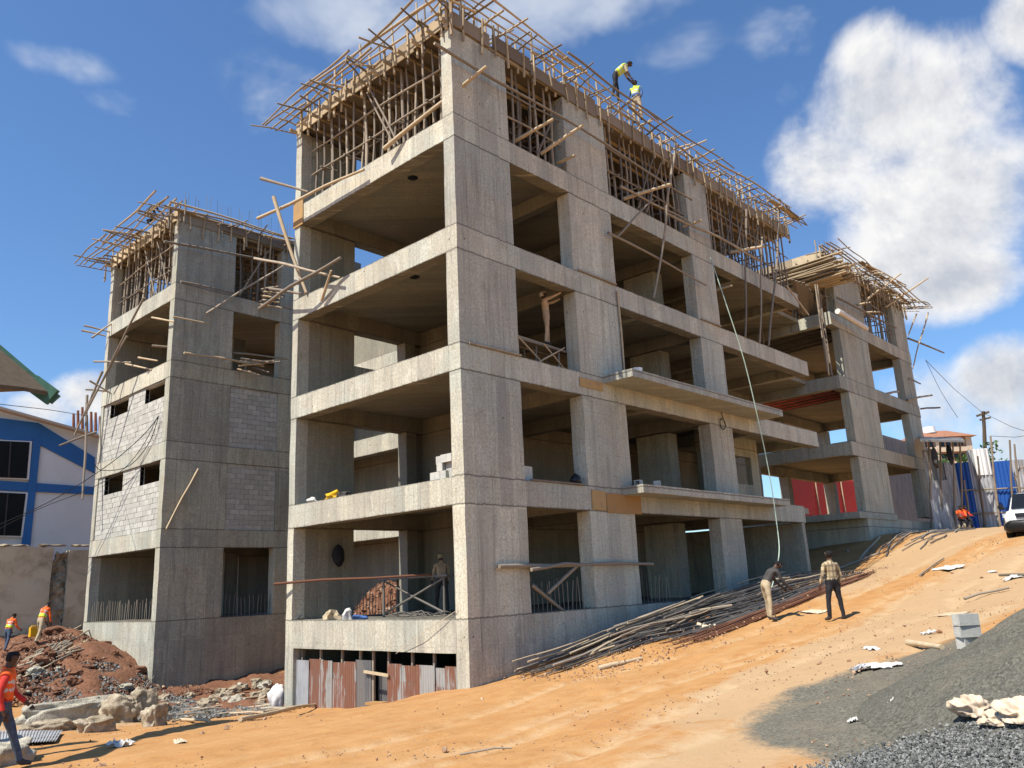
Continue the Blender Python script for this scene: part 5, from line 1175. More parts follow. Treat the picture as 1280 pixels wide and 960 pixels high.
# ---- loose gravel and pebbles as one scatter mesh each
def scatter(name, P, S, m_, label, seedn):
    rs = np.random.RandomState(seedn); n = len(P)
    base = np.array([(1, 0, 0), (-1, 0, 0), (0, 1, 0), (0, -1, 0), (0, 0, 1), (0, 0, -1), (.7, .7, .3), (-.7, .6, -.4)], float)
    tri = np.array([(0, 6, 4), (6, 2, 4), (2, 1, 4), (1, 3, 4), (3, 0, 4), (6, 0, 5), (2, 6, 5), (1, 2, 5), (3, 1, 5), (0, 3, 5)])
    base = base[:6].tolist() + [(.75, .75, .1)]; base = np.array(base)
    V_ = base[None] * (1 + rs.uniform(-.3, .3, (n, 7, 3))); V_ = V_ * (S[:, None, None] * rs.uniform(.6, 1.3, (n, 1, 3)))
    a = rs.uniform(0, 6.28, n); b = rs.uniform(-.9, .9, n); ca, sa, cb, sb = np.cos(a), np.sin(a), np.cos(b), np.sin(b)
    x, y, z = V_[..., 0], V_[..., 1], V_[..., 2]; y2 = y * cb[:, None] - z * sb[:, None]; z2 = y * sb[:, None] + z * cb[:, None]
    V_ = np.stack([x * ca[:, None] - y2 * sa[:, None], x * sa[:, None] + y2 * ca[:, None], z2], -1) + P[:, None, :]
    Fc = (tri[None] + (np.arange(n) * 7)[:, None, None]).reshape(-1, 3)
    o = mesh_np(name, V_.reshape(-1, 3), Fc, m_); return tag(o, label, kind='stuff')
def f_stone(t): return t.mix(t.m('POWER', t.island(), 1.5), (.07, .072, .066), (.27, .27, .25))
MT['chips'] = mat('grey_stone_chips', f_stone, .8)
def f_peb(t): return t.mix(t.island(), (.22, .10, .05), (.48, .34, .22))
MT['pebbles'] = mat('soil_pebbles', f_peb, .9)
MT['clods'] = mat('red_clods', lambda t: t.mix(t.m('POWER', t.island(), 3.0), (.13, .055, .03), (.33, .22, .15)), .95)
rs = np.random.RandomState(5)
c0 = hit(1180, 975); n = 26000
u = rs.uniform(0, 1, n); U1 = 990 + rs.uniform(0, 330, n); edge = 958 - (U1 - 1040) * .30; edge = np.maximum(edge, 905) + rs.normal(0, 5, n); V1 = edge + (1075 - edge) * rs.uniform(0, 1, n) ** 1.2
# spots of the bed edge, carried to the ground
K = []
zc = c0.z
rx = F_.x + R_.x * (U1 - 640) / CAM['f'] - U_.x * (V1 - 480) / CAM['f']; ry = F_.y + R_.y * (U1 - 640) / CAM['f'] - U_.y * (V1 - 480) / CAM['f']; rz = F_.z + R_.z * (U1 - 640) / CAM['f'] - U_.z * (V1 - 480) / CAM['f']
tt = (zc - CP.z) / rz
for _ in range(12):
    X_ = CP.x + rx * tt; Y_ = CP.y + ry * tt; g_ = ground_np(X_, Y_) + heap_np(X_, Y_); tt = tt * .5 + .5 * (g_ - CP.z) / rz
P_ = np.stack([X_, Y_, g_ + rs.uniform(-.005, .03, n)], 1); ok = (tt > 1.5) & (tt < 14)
scatter('gravel_chips', P_[ok], rs.uniform(.008, .02, n)[ok], 'chips', 'bed of coarse grey stone chips in the bottom right foreground', 6)
n = 10000; X_ = rs.uniform(-11, 26, n); Y_ = rs.uniform(-12, 10, n); g_ = ground_np(X_, Y_); ok = ~((X_ > -.1) & (X_ < 21) & (Y_ > -.1) & (Y_ < 7.7)) & (heap_np(X_, Y_) < .02)
cl = fbm_np(X_, Y_, 31, 3, .6) + rs.normal(0, .04, n) > .53; ok &= cl; sz = np.where(rs.uniform(0, 1, n) < .02, rs.uniform(.03, .07, n), rs.uniform(.008, .022, n))
scatter('pebbles', np.stack([X_, Y_, g_ + .004], 1)[ok], sz[ok], 'pebbles', 'small stones and clods strewn over the orange soil', 7)
n = 9000; X_ = rs.uniform(-7, 1.5, n); Y_ = rs.uniform(14, 26, n); ok = (red_np(X_, Y_) > .3) & ~((X_ > -.05) & (Y_ > 16.1)); g_ = ground_np(X_, Y_)
scatter('rubble', np.stack([X_, Y_, g_ + .03], 1)[ok], rs.uniform(.02, .08, n)[ok], 'clods', 'clods and small stones over the red spoil heap', 8)
n = 1800; X_ = rs.uniform(.5, 19, n); Y_ = -rs.uniform(.3, 3.2, n); g_ = ground_np(X_, Y_)
scatter('pile_litter', np.stack([X_, Y_, g_ + rs.uniform(.0, .1, n)], 1), rs.uniform(.01, .035, n), 'pebbles', 'chips and dirt caught among the steel bars', 10)
n = 2500; X_ = rs.uniform(5, 8, n); Y_ = rs.uniform(8, 15, n); g_ = ground_np(X_, Y_)
scatter('rubble', np.stack([X_, Y_, g_ + .03], 1), rs.uniform(.03, .13, n), 'clods', 'red clods on the soil heap in the yard behind', 11)
n = 5000; X_ = rs.uniform(-4, 0, n); Y_ = rs.uniform(6.5, 17, n); g_ = ground_np(X_, Y_)
scatter('stone_litter', np.stack([X_, Y_, g_ + .03], 1), rs.uniform(.015, .07, n), 'chips', 'grey stone litter between the two left frames', 9)
# ------------------------------------------------------------------ fences, shed, car and far things at the right
def panel(a, b, z0, z1, m_, root, name='sheet', wl=.2): return corr(a, b, z0, z1, .025, wl).build(name, m_, root)
def pD(u, D, v=620):
    p = at_depth(u, v, D); return (p.x, p.y)
def zat(u, v, D): return at_depth(u, v, D).z
fb = thing('sheet_fence', V(pD(1235, 44) + (2.6,)), 'tall fence of blue and bare metal sheets on a timber frame, end of the road', 'fence')
seg_ = [(1200, 1218, 'tinblue', 577), (1218, 1245, 'tingrey', 560), (1245, 1272, 'tinblue', 575), (1272, 1330, 'tingrey', 572)]
for k, (ua, ub, m_, vt) in enumerate(seg_):
    a, b = pD(ua, 45), pD(ub, 45 - .3); panel(a, b, 2.3, zat((ua + ub) / 2, vt, 45), m_, fb)
    for zz in (3.4, 4.7): MB().pole((a[0] - .1, a[1] - .1, zz), (b[0] - .1, b[1] - .1, zz), .05).build('rail', 'pole', fb)
panel(pD(1226, 44.8), pD(1246, 44.7), 5.5, zat(1235, 559, 45), 'whitep', fb)
for (u0, v0, u1, v1) in ((1222, 570, 1231, 662), (1238, 545, 1250, 660), (1262, 550, 1268, 660), (1268, 555, 1276, 640), (1205, 600, 1212, 655)):
    a, b = at_depth(u0, v0, 44.3), at_depth(u1, v1, 44.3); MB().pole(b, a, .065, .04).build('post', 'pole', fb)
MB().tube([at_depth(1268, 600, 44.4), at_depth(1275, 585, 44.4), at_depth(1295, 576, 44.4)], .05).build('arch_rod', 'pole', fb)
sh = thing('tin_shed', V(pD(1180, 42) + (2.6,)), 'ramshackle shed of grey metal sheets with a flat dark roof beside the farthest frame', 'shed')
for k, (ua, ub, vt, vb, m_) in enumerate(((1162, 1170, 600, 662, 'tingrey'), (1170, 1187, 600, 660, 'tingrey'), (1187, 1200, 577, 658, 'tingrey'), (1177, 1194, 577, 600, 'tingrey'), (1162, 1177, 560, 598, 'tingrey'))):
    D0 = 43 + .15 * k; panel(pD(ua, D0), pD(ub, D0), zat(ua, vb + 6, D0), zat(ua, vt, D0), m_, sh, 'wall_sheet')
MB().rbox(at_depth(1152, 556, 42.2) + V((0, 0, -.06)), at_depth(1206, 551, 48) + V((0, 0, .08)), .02, 1).build('roof', 'dgrey', sh) if False else None
ra, rb_, rc, rd = at_depth(1150, 552, 42), at_depth(1206, 553, 41.5), at_depth(1203, 549, 46), at_depth(1150, 548, 46)
MB().add([ra, rb_, rc, rd] + [p + V((0, 0, .1)) for p in (ra, rb_, rc, rd)], [(3, 2, 1, 0), (4, 5, 6, 7), (0, 1, 5, 4), (1, 2, 6, 5), (2, 3, 7, 6), (3, 0, 4, 7)]).build('roof', 'tindark', sh)
for u in (1164, 1178, 1194, 1203): MB().pole(at_depth(u, 660, 43), at_depth(u - 3, 553, 43), .06).build('post', 'pole', sh)
lump('hanging_cloth', at_depth(1187, 567, 42.4), (.22, .15, .5), 71, 'black', 'dark cloth hanging under the shed roof', 'cloth', .3); lump('hanging_cloth', at_depth(1169, 572, 42.3), (.25, .15, .6), 72, 'dgrey', 'dark coat hanging at the left post of the shed', 'cloth', .3)
# sheets behind the farthest frame
fr = thing('sheet_fence', (27, 9.5, 3.0), 'glowing red sheet fence behind the ground storey of the farthest frame', 'fence')
def aF(u, v): return at(u, v, Y, 9.0)
a, b = aF(985, 620), aF(1085, 620); panel((a.x, 9.0), (b.x, 9.0), 2.0, aF(1040, 596).z, 'tinred2', fr, wl=.25)
for u in (1020, 1052): q = aF(u, 620); MB().pole((q.x, 8.9, 2.0), (q.x, 8.9, aF(1040, 600).z), .06).build('post', 'polel', fr)
MB().pole((a.x, 8.92, 4.3), (b.x, 8.92, 4.3), .04).build('rail', 'polel', fr)
fg = thing('sheet_fence', (36, 10, 3.0), 'dark grey corrugated fence seen through the right bay of the farthest frame', 'fence')
a, b = aF(1096, 590), aF(1166, 590); panel((a.x, 9.6), (b.x + 4, 9.6), 2.4, aF(1125, 546).z, 'tindark', fg, wl=.3)
# utility pole and wires
up = thing('utility_pole', at_depth(1234, 640, 70), 'leaning wooden utility pole with two crossarms behind the sheet fence', 'utility pole')
MB().pole(at_depth(1236, 650, 70), at_depth(1229, 514, 70), .2, .02, .7).build('pole', 'bark', up)
MB().obox(at_depth(1221, 520, 70), at_depth(1236, 515, 70), .18, .18).build('crossarm', 'bark', up); MB().obox(at_depth(1225, 525, 70), at_depth(1238, 522, 70), .15, .15).build('crossarm', 'bark', up)
for (a, b, lab) in ((((1157, 450), 42), ((1228, 516), 70), 'wire running down from the farthest frame to the utility pole'), (((1229, 516), 70), ((1300, 545), 60), 'wire leaving the utility pole to the right'), (((1238, 545), 70), ((1300, 542), 60), 'low level wire right of the utility pole')):
    tag(MB().tube([at_depth(*a[0], a[1]), at_depth((a[0][0] + b[0][0]) / 2, (a[0][1] + b[0][1]) / 2 + 3, (a[1] + b[1]) / 2), at_depth(*b[0], b[1])], .02, n=4).build('power_line', 'blackp'), lab, 'wire')
for (v0, u0, u1) in ((497, -5, 60),): tag(MB().tube([at_depth(-20, 503, 26), at_depth(60, 512, 30), at_depth(110, 520, 34)], .012, n=4).build('power_line', 'blackp'), 'thin wire above the hall roof at the left', 'wire')
# apartment block
ap = thing('apartment_block', at_depth(1190, 640, 150), 'distant pink and brown apartment block with a tiled roof', 'building')
def aP(u, v, D=150): return at_depth(u, v, D)
bx0, bx1 = aP(1150, 600), aP(1222, 600); hz_ = aP(1180, 545).z; z0_ = aP(1180, 660).z
ex = V((R_.x, R_.y, 0)).normalized(); ey = V((F_.x, F_.y, 0)).normalized(); oc = V((bx0.x, bx0.y, 0))
Wd = (bx1 - bx0).length
def abox(x0, x1, y0, y1, z0, z1, m_, name, root=ap):
    vs = [oc + ex * x + ey * y + V((0, 0, z)) for z in (z0, z1) for x, y in ((x0, y0), (x1, y0), (x1, y1), (x0, y1))]
    return MB().add(vs, [(3, 2, 1, 0), (4, 5, 6, 7), (0, 1, 5, 4), (1, 2, 6, 5), (2, 3, 7, 6), (3, 0, 4, 7)]).build(name, m_, root)
abox(0, Wd, 0, 10, z0_, hz_, 'aptwall', 'wall'); abox(Wd * .36, Wd * .42, -.5, 0, z0_, hz_, 'aptlight', 'pilaster'); abox(Wd * .9, Wd * 1.0, -.4, 0, z0_, hz_, 'aptlight', 'pilaster')
nf = 6; fh = (hz_ - z0_) / nf
for f in range(nf):
    zb = z0_ + f * fh; abox(0, Wd * .36, -.7, 0, zb, zb + fh * .34, 'aptlight', 'balcony'); abox(Wd * .42, Wd * .9, -.7, 0, zb, zb + fh * .3, 'aptlight', 'balcony')
    for k in range(3): abox(Wd * (.03 + k * .11), Wd * (.11 + k * .11), -.06, .0, zb + fh * .4, zb + fh * .88, 'glass', 'window')
    for k in range(4): abox(Wd * (.45 + k * .11), Wd * (.53 + k * .11), -.06, .0, zb + fh * .4, zb + fh * .88, 'glass', 'window')
rv = [oc + ex * x + ey * y + V((0, 0, z)) for x, y, z in ((-.8, -1.2, hz_), (Wd + .8, -1.2, hz_), (Wd + .8, 11, hz_), (-.8, 11, hz_), (Wd * .3, 4, hz_ + 2.0), (Wd * .8, 4, hz_ + 2.0))]
MB().add(rv, [(3, 2, 1, 0), (0, 1, 5, 4), (1, 2, 5), (2, 3, 4, 5), (3, 0, 4)]).build('roof', 'aptroof', ap)
tk = oc + ex * Wd * .45 + ey * 3 + V((0, 0, hz_ + 1.4)); MB().tube([tk, tk + V((0, 0, 1.2))], 1.2, 1.1, 14).build('water_tank', 'whitep', ap)
# trees behind the fence
def tree(loc, h, r, label, seedn, dens=900):
    rs2 = random.Random(seedn); t = thing('tree', loc, label, 'tree'); loc = V(loc)
    MB().pole(loc, loc + V((0, 0, h * .6)), .16, .1, .6).build('trunk', 'bark', t); mb3 = MB()
    cl_ = [(V((rs2.uniform(-r, r) * .7, rs2.uniform(-r, r) * .7, h * rs2.uniform(.45, .95))), rs2.uniform(.35, .6) * r) for _ in range(9)]
    for c, _ in cl_[:5]: MB().pole(loc + V((0, 0, h * .4)), loc + c, .05).build('limb', 'bark', t)
    for k in range(dens):
        c, rr = rs2.choice(cl_); d = V((rs2.gauss(0, 1), rs2.gauss(0, 1), rs2.gauss(0, .8))).normalized() * rr * rs2.uniform(.4, 1.05); p = loc + c + d; s_ = rs2.uniform(.1, .24)
        a = V((rs2.gauss(0, 1), rs2.gauss(0, 1), rs2.gauss(0, 1))).normalized() * s_; b = a.cross(V((rs2.gauss(0, 1), rs2.gauss(0, 1), rs2.gauss(0, 1)))).normalized() * s_ * .5
        mb3.add([p - a, p + b, p + a, p - b], [(0, 1, 2, 3)])
    mb3.build('crown', 'leaf', t); return t
p = at_depth(1228, 610, 62); tree((p.x, p.y, 2.6), 7.2, 1.5, 'thin dark green tree behind the fence beside the utility pole', 91, 420)
p = at_depth(1250, 610, 66); tree((p.x, p.y, 2.6), 7.2, 1.6, 'sparse tree right of the utility pole', 92, 450)
p = at_depth(1183, 620, 56); tree((p.x, p.y, 2.8), 5.6, 1.3, 'small green tree between the shed and the apartment block', 93, 500)
# ---- car: white pickup-like SUV seen from the front left
cc = at_depth(1297, 672, 28.0); cz = hit(1262, 676, d1=45).z; car = thing('parked_car', (cc.x, cc.y, cz), 'white off-road car with a black bumper, cut by the right edge', 'car')
fd = -(V((F_.x, F_.y, 0)).normalized() * .85 + V((R_.x, R_.y, 0)).normalized() * .62); fd.normalize(); sdv = V((-fd.y, fd.x, 0))
co_ = V((cc.x, cc.y, cz))
slope = .0
def C3(x, y, z): return co_ + fd * x + sdv * y + V((0, 0, z + slope * x))
def loft(secs, name, m_, smooth=True):
    mb4 = MB(); n = len(secs[0][1]); vs = []
    for x, ring in secs: vs += [C3(x, y, z) for y, z in ring]
    fs = []
    for i in range(len(secs) - 1):
        for k in range(n): k2 = (k + 1) % n; fs.append((i * n + k, (i + 1) * n + k, (i + 1) * n + k2, i * n + k2))
    fs.append(tuple(range(n))); fs.append(tuple(range((len(secs) - 1) * n, len(secs) * n))[::-1])
    mb4.add(vs, fs, 0, smooth); return mb4.build(name, m_, car)
def ring(w, z0, z1, r=.08): return [(-w + r, z0), (w - r, z0), (w, z0 + r), (w, z1 - r * 1.6), (w - r * 1.6, z1), (0, z1 + .02), (-w + r * 1.6, z1), (-w, z1 - r * 1.6), (-w, z0 + r)]
loft([(.02, ring(.80, .55, .92)), (-.12, ring(.88, .5, 1.0)), (-.5, ring(.93, .45, 1.06)), (-1.25, ring(.94, .4, 1.13)), (-2.6, ring(.94, .4, 1.15)), (-4.2, ring(.93, .42, 1.15)), (-4.6, ring(.86, .5, 1.1))], 'body', 'carpaint')
loft([(-1.15, ring(.80, 1.08, 1.14, .03)), (-1.9, ring(.72, 1.1, 1.74)), (-2.4, ring(.70, 1.1, 1.8)), (-3.9, ring(.70, 1.1, 1.78)), (-4.5, ring(.74, 1.1, 1.3))], 'cabin', 'carpaint')
def cq(pts, name, m_, root=car): 
    P = [C3(*p) for p in pts]; nn = (P[1] - P[0]).cross(P[2] - P[0]).normalized() * .015
    vs = [p + nn for p in P] + [p - nn for p in P]; n = len(P)
    return MB().add(vs, [tuple(range(n)), tuple(range(n, 2 * n))[::-1]] + [(i, n + i, n + (i + 1) % n, (i + 1) % n) for i in range(n)]).build(name, m_, root)
cq([(-1.12, -.72, 1.18), (-1.12, .72, 1.18), (-1.80, .64, 1.74), (-1.80, -.64, 1.74)], 'windscreen', 'glass')
for s_ in (1, -1):
    cq([(-1.45, s_ * .80, 1.18), (-2.5, s_ * .79, 1.18), (-2.4, s_ * .735, 1.66), (-1.95, s_ * .745, 1.64)], 'side_window', 'glass'); cq([(-2.6, s_ * .79, 1.18), (-3.8, s_ * .79, 1.18), (-3.7, s_ * .735, 1.66), (-2.5, s_ * .735, 1.66)], 'side_window', 'glass')
    MB().rbox((-.0, 0, 0), (.001, .001, .001)) if False else None
    m5 = MB(); k0 = [C3(-.04, s_ * .58, .80), C3(-.3, s_ * .93, .84), C3(-.3, s_ * .93, .98), C3(-.06, s_ * .58, .95)]; nn = fd * .03 + sdv * s_ * .02; m5.add([q - nn * .5 for q in k0] + [q + nn for q in k0], [(0, 1, 2, 3), (7, 6, 5, 4), (0, 4, 5, 1), (1, 5, 6, 2), (2, 6, 7, 3), (3, 7, 4, 0)]); m5.build('headlight', 'lamp', car)
    m5 = MB(); m5.tube([C3(-1.35, s_ * .93, 1.2), C3(-1.33, s_ * 1.08, 1.27)], .05, .09, 8); m5.tube([C3(-1.28, s_ * 1.05, 1.27), C3(-1.40, s_ * 1.07, 1.27)], .11, .1, 8); m5.build('wing_mirror', 'blackp', car)
    for x in (-.85, -3.65):
        wt = MB().tube([C3(x, s_ * .72, .38), C3(x, s_ * .75, .38), C3(x, s_ * .93, .38), C3(x, s_ * .96, .38)], .36, n=24, radii=[.34, .38, .38, .34]).build('tyre', 'tyre', car); MB().tube([C3(x, s_ * .9, .38), C3(x, s_ * .972, .38)], .23, .22, 16).build('rim', 'rim', wt)
        m5 = MB(); arc = [C3(x + math.cos(a) * .44, s_ * .955, .40 + math.sin(a) * .44) for a in [i / 10 * PI for i in range(11)]]; m5.tube(arc, .035, n=6); m5.build('wheel_arch', 'blackp', car)
cq([(.05, -.52, .80), (.05, .52, .80), (.03, .55, .95), (.03, -.55, .95)], 'grille', 'blackp')
loft([(.16, ring(.78, .32, .66)), (.0, ring(.9, .3, .72)), (-.35, ring(.96, .3, .70))], 'bumper', 'blackp')
cq([(.175, -.26, .5), (.175, .26, .5), (.175, .26, .62), (.175, -.26, .62)], 'number_plate', 'whitep')
cq([(-1.5, .2, 1.43), (-1.5, .42, 1.43), (-1.62, .4, 1.52), (-1.62, .2, 1.52)], 'sticker', 'whitep') if False else None
# ------------------------------------------------------------------ timber falsework on the top storeys
def falsework(label, a, b, z0, z1, rows=3, gap=.42, cat='falsework', seedn=0, ax='X', depth=2.6, lean=.05, skip=0, out=1):
    """rows of crooked round props between floor and formwork along one opening, tied by two lines of ledgers"""
    r_ = random.Random(seedn); a, b = V(a), V(b); L = (b - a).length; d = (b - a).normalized()
    inn = V((0, 1, 0)) if ax == 'X' else V((1, 0, 0))
    t = thing('falsework', ((a + b) / 2).to_tuple()[:2] + (z0,), label, cat, 'timber falsework carrying the top floor')
    n = int(L / gap); cnt = 0
    for rrow in range(rows):
        off = inn * (.15 + depth * rrow / max(1, rows - 1))
        for i in range(n + 1):
            if cnt >= 98: break
            if r_.random() < skip: continue
            u = (i + (.5 if rrow % 2 else 0) + r_.uniform(-.2, .2)) * gap
            if u > L: continue
            p = a + d * u + off + V((r_.uniform(-.05, .05), r_.uniform(-.05, .05), 0)); q = p + d * r_.uniform(-lean, lean) * 2 + inn * r_.uniform(-lean, lean)
            MB().pole((p.x, p.y, z0), (q.x, q.y, z1), r_.uniform(.032, .055), .035, .85).build('prop', 'pole', t); cnt += 1
    for rrow in range(rows):
        off = inn * (.08 + depth * rrow / max(1, rows - 1))
        for zz in (z0 + .95, z0 + 1.85):
            if r_.random() < .12: continue
            p = a + d * -.1 + off; q = a + d * (L + .1) + off
            MB().pole((p.x, p.y, zz + r_.uniform(-.15, .15)), (q.x, q.y, zz + r_.uniform(-.15, .15)), .035, .03).build('ledger', 'pole', t)
    for i in range(max(2, int(L / 1.2))):
        p = a + d * (L * (i + .5) / max(2, int(L / 1.2))) - inn * .1; q = p + inn * (depth + .4)
        MB().pole((p.x, p.y, z0 + r_.uniform(.8, 1.0)), (q.x, q.y, z0 + r_.uniform(.9, 1.9)), .033, .02).build('cross_ledger', 'pole', t)
    for i in range(max(1, int(L / 2.4))):
        p = a + d * r_.uniform(0, L * .6) - inn * .06
        MB().pole((p.x, p.y, z0 + .1), ((p + d * 1.3).x, (p + d * 1.3).y, z1 - .2), .034, .02).build('brace', 'pole', t)
    return t

def soffit_form(label, x0, y0, x1, y1, z, group='plywood formwork of the top floor', sides=('x', 'y'), hh=.45, m='ply', mj='plank', opens=()):
    """soffit boards, joists and the upright side boards cast round the edge beam"""
    t = thing('slab_formwork', ((x0 + x1) / 2, (y0 + y1) / 2, z), label, 'formwork', group)
    nx = max(1, int((x1 - x0) / 1.22))
    for i in range(nx):
        a = x0 + (x1 - x0) * i / nx; b = x0 + (x1 - x0) * (i + 1) / nx
        MB().box((a + .004, y0 + .02, z + .1 + rnd.uniform(0, .01)), (b - .004, y1, z + .13)).build('soffit_board', m, t)
    ny = int((y1 - y0) / .6)
    for k in range(ny + 1):
        y = y0 + .05 + k * (y1 - y0 - .1) / ny
        MB().obox((x0 - .3, y, z + .03), (x1 + .1, y + rnd.uniform(-.05, .05), z + .03), .06, .1).build('joist', mj, t)
    if 'y' in sides:
        n = int((x1 - x0) / 1.6)
        for i in range(n):
            a = x0 + (x1 - x0) * i / n; b = x0 + (x1 - x0) * (i + 1) / n
            MB().box((a + .006, y0 - .03 - rnd.uniform(0, .03), z + rnd.uniform(-.12, .1)), (b - .006 - rnd.choice((0, 0, .12)), y0, z + hh + rnd.uniform(-.12, .1))).build('side_board', m, t)
    if 'x' in sides:
        n = int((y1 - y0) / 1.4)
        for i in range(n):
            a = y0 + (y1 - y0) * i / n; b = y0 + (y1 - y0) * (i + 1) / n
            MB().box((x0 - .03, a + .006, z + rnd.uniform(-.07, .02)), (x0, b - .006, z + hh + rnd.uniform(-.03, .05))).build('side_board', 'plank', t)
    return t

def platform(label, p0, p1, outd, z, reach=1.7, gap=.55, rails=4, posts=.9, posth=.95, seedn=1, start=0, boards=0, wild=.25, group='outrigger platforms of round poles', inward=.6, drop=0.0, ph2=0):
    """round poles stuck out over the edge, long poles lashed along them, and upright posts behind"""
    r_ = random.Random(seedn); p0, p1, o = V(p0), V(p1), V(outd); L = (p1 - p0).length; d = (p1 - p0).normalized(); mid = (p0 + p1) / 2
    t = thing('outrigger_platform', (mid.x, mid.y, z), label, 'platform', group)
    n = int(L / gap)
    for i in range(n + 1):
        u = i * gap + r_.uniform(-.15, .15)
        R = reach * r_.uniform(.5, 1.25); q = p0 + d * u
        e0 = q - o * inward; e1 = q + o * R + d * r_.uniform(-wild, wild) * 1.3
        MB().pole((e0.x, e0.y, z + r_.uniform(-.08, .06)), (e1.x, e1.y, z + r_.uniform(-.12, .22) - drop), r_.uniform(.026, .042), .03).build('outrigger', 'pole' if r_.random() < .6 else 'polel', t)
    for k in range(rails):
        rr = (k + .35) / rails * reach; s = 0.0
        while s < L:
            ln = r_.uniform(4.2, 6.5); a = s - .4; b = min(s + ln, L + .5)
            wob = r_.uniform(-.22, .22)
            q0 = p0 + d * a + o * (rr + wob); q1 = p0 + d * b + o * (rr - wob + r_.uniform(-.08, .08))
            MB().pole((q0.x, q0.y, z + .09 + r_.uniform(-.03, .07)), (q1.x, q1.y, z + .09 + r_.uniform(-.03, .07)), r_.uniform(.028, .045), .06).build('rail_pole', 'polel' if r_.random() < .35 else 'pole', t)
            s += ln * .85
    for k in range(boards):
        u = r_.uniform(0, L - 2); q0 = p0 + d * u + o * r_.uniform(.1, reach * .7); q1 = q0 + d * r_.uniform(2, 3.8) + o * r_.uniform(-.15, .15)
        MB().obox((q0.x, q0.y, z + .16 + .02 * k), (q1.x, q1.y, z + .16 + .02 * k), r_.uniform(.15, .3), .03).build('board', 'plank', t)
    n = int(L / posts)
    for i in range(n + 1):
        q = p0 + d * (i * posts + r_.uniform(-.2, .2)) - o * .06
        if r_.random() < .12: continue
        MB().pole((q.x, q.y, z - .75), (q.x + r_.uniform(-.06, .06), q.y + r_.uniform(-.06, .06), z + posth * r_.uniform(.4, 1.15)), r_.uniform(.035, .05), .02).build('edge_post', 'polel' if r_.random() < .65 else 'pole', t)
    n2 = int(L / .62)
    for i in range(n2):   # short struts nailed under the platform to hold the side boards
        q = p0 + d * (i * .62 + r_.uniform(0, .3)) + o * .07; tl = r_.uniform(-.08, .08)
        MB().obox((q.x + d.x * tl, q.y + d.y * tl, z - .75 + r_.uniform(-.25, .2)), (q.x, q.y, z + r_.uniform(0, .3)), .05, .05).build('strut', 'plank', t)
    return t

def dowels(label, pts, z, group, h=.8):
    for (x, y) in pts:
        o = MB().tube([(x, y, z - .1), (x + rnd.uniform(-.03, .03), y + rnd.uniform(-.03, .03), z + h * rnd.uniform(.7, 1.1))], .009, n=4).build('reinforcing_bar', 'steel')
        tag(o, label, 'steel bar', group)

ZT = 15.72
# main block, short side
falsework('rows of crooked props above the sunlit short side of the nearest frame', (.15, .5, 0), (.15, 6.9, 0), T[4], ZT, 5, .33, seedn=11, ax='Y', depth=4.6)
soffit_form('red plywood formwork topping the nearest and largest frame', 0, 0, 21.2, DEP, ZT)
platform('pole platform jutting out over the sunlit short side of the nearest frame', (0, -.3, 0), (0, 8.2, 0), (-1, 0, 0), 16.2, .95, .42, 4, .45, 1.0, 21, boards=0, drop=.1, wild=.45)
# long side bays
falsework('props in the first bay from the corner, beside the tall corner column', (2.25, .1, 0), (4.75, .1, 0), T[4], ZT, 4, .36, seedn=12, depth=4.5)
falsework('props in the wide middle bay of the top storey, behind the bent hanging pole', (7.05, .1, 0), (12.0, .1, 0), T[4], ZT, 4, .34, seedn=13, depth=4.5)
falsework('props in the last wide bay of the top storey, above the cantilevered beams', (13.75, .1, 0), (21.2, .1, 0), T[4], ZT, 4, .36, seedn=14, depth=4.5)
platform('long outrigger platform on the shaded side of the nearest frame, under two workers', (-.3, 0, 0), (21.6, 0, 0), (0, -1, 0), 16.3, .95, .40, 4, .6, .9, 22, boards=1)
dowels('thin dark reinforcing bar standing up from the roof edge of the nearest frame', [(x * .33 + .2, .15 + (k % 2) * .3) for k, x in enumerate(range(1, 62))], 16.4, 'roof edge starter bars of the nearest frame', .75)
# left block
falsework('props above the short side of the smaller left frame', (.15, 16.7, 0), (.15, 22.4, 0), T[4], ZT, 3, .34, seedn=15, ax='Y', depth=4.2)
falsework('props in the top opening of the smaller left frame facing the tall frame', (2.6, 16.3, 0), (4.65, 16.3, 0), T[4], ZT, 3, .36, seedn=16, depth=3.2, skip=.15)
soffit_form('plywood formwork topping the smaller left frame', 0, 16.2, 9, 23, ZT, hh=.5)
platform('ragged pole platform jutting out over the short side of the left frame', (0, 15.9, 0), (0, 24.2, 0), (-1, 0, 0), 16.1, 1.3, .36, 5, .9, .6, 23, wild=.5, drop=.1)
platform('narrow pole platform along the top of the shaded side of the left frame', (-.3, 16.2, 0), (6.5, 16.2, 0), (0, -1, 0), 15.95, .8, .55, 3, 1.0, .6, 24)
dowels('thin reinforcing bar standing up from the roof edge of the left frame', [(.2 + k * .24, 16.3 + (k % 2) * .2) for k in range(24)], 16.3, 'roof edge starter bars of the left frame', .95)
# right block
falsework('props under the roof formwork in the first top bay of the farthest frame', (25.3, .1, 0), (25.9, .1, 0), T[4], ZT, 3, .3, seedn=17, depth=3.4)
falsework('props in the second top bay of the farthest frame', (29.9, .1, 0), (34.7, .1, 0), T[4], ZT, 3, .38, seedn=18, depth=3.4)
soffit_form('weathered formwork topping the farthest frame', 25, 0, 37, DD, ZT, hh=.45)
platform('pole platform along the top of the farthest frame, poles pointing over the road', (24.6, 0, 0), (38.2, 0, 0), (0, -1, 0), 16.05, 1.2, .34, 5, .7, .75, 25, wild=.5, boards=6, drop=.35)
dowels('thin reinforcing bar standing up from the roof edge of the farthest frame', [(25.5 + k * .38, .2) for k in range(30)], 16.3, 'roof edge starter bars of the farthest frame', .8)
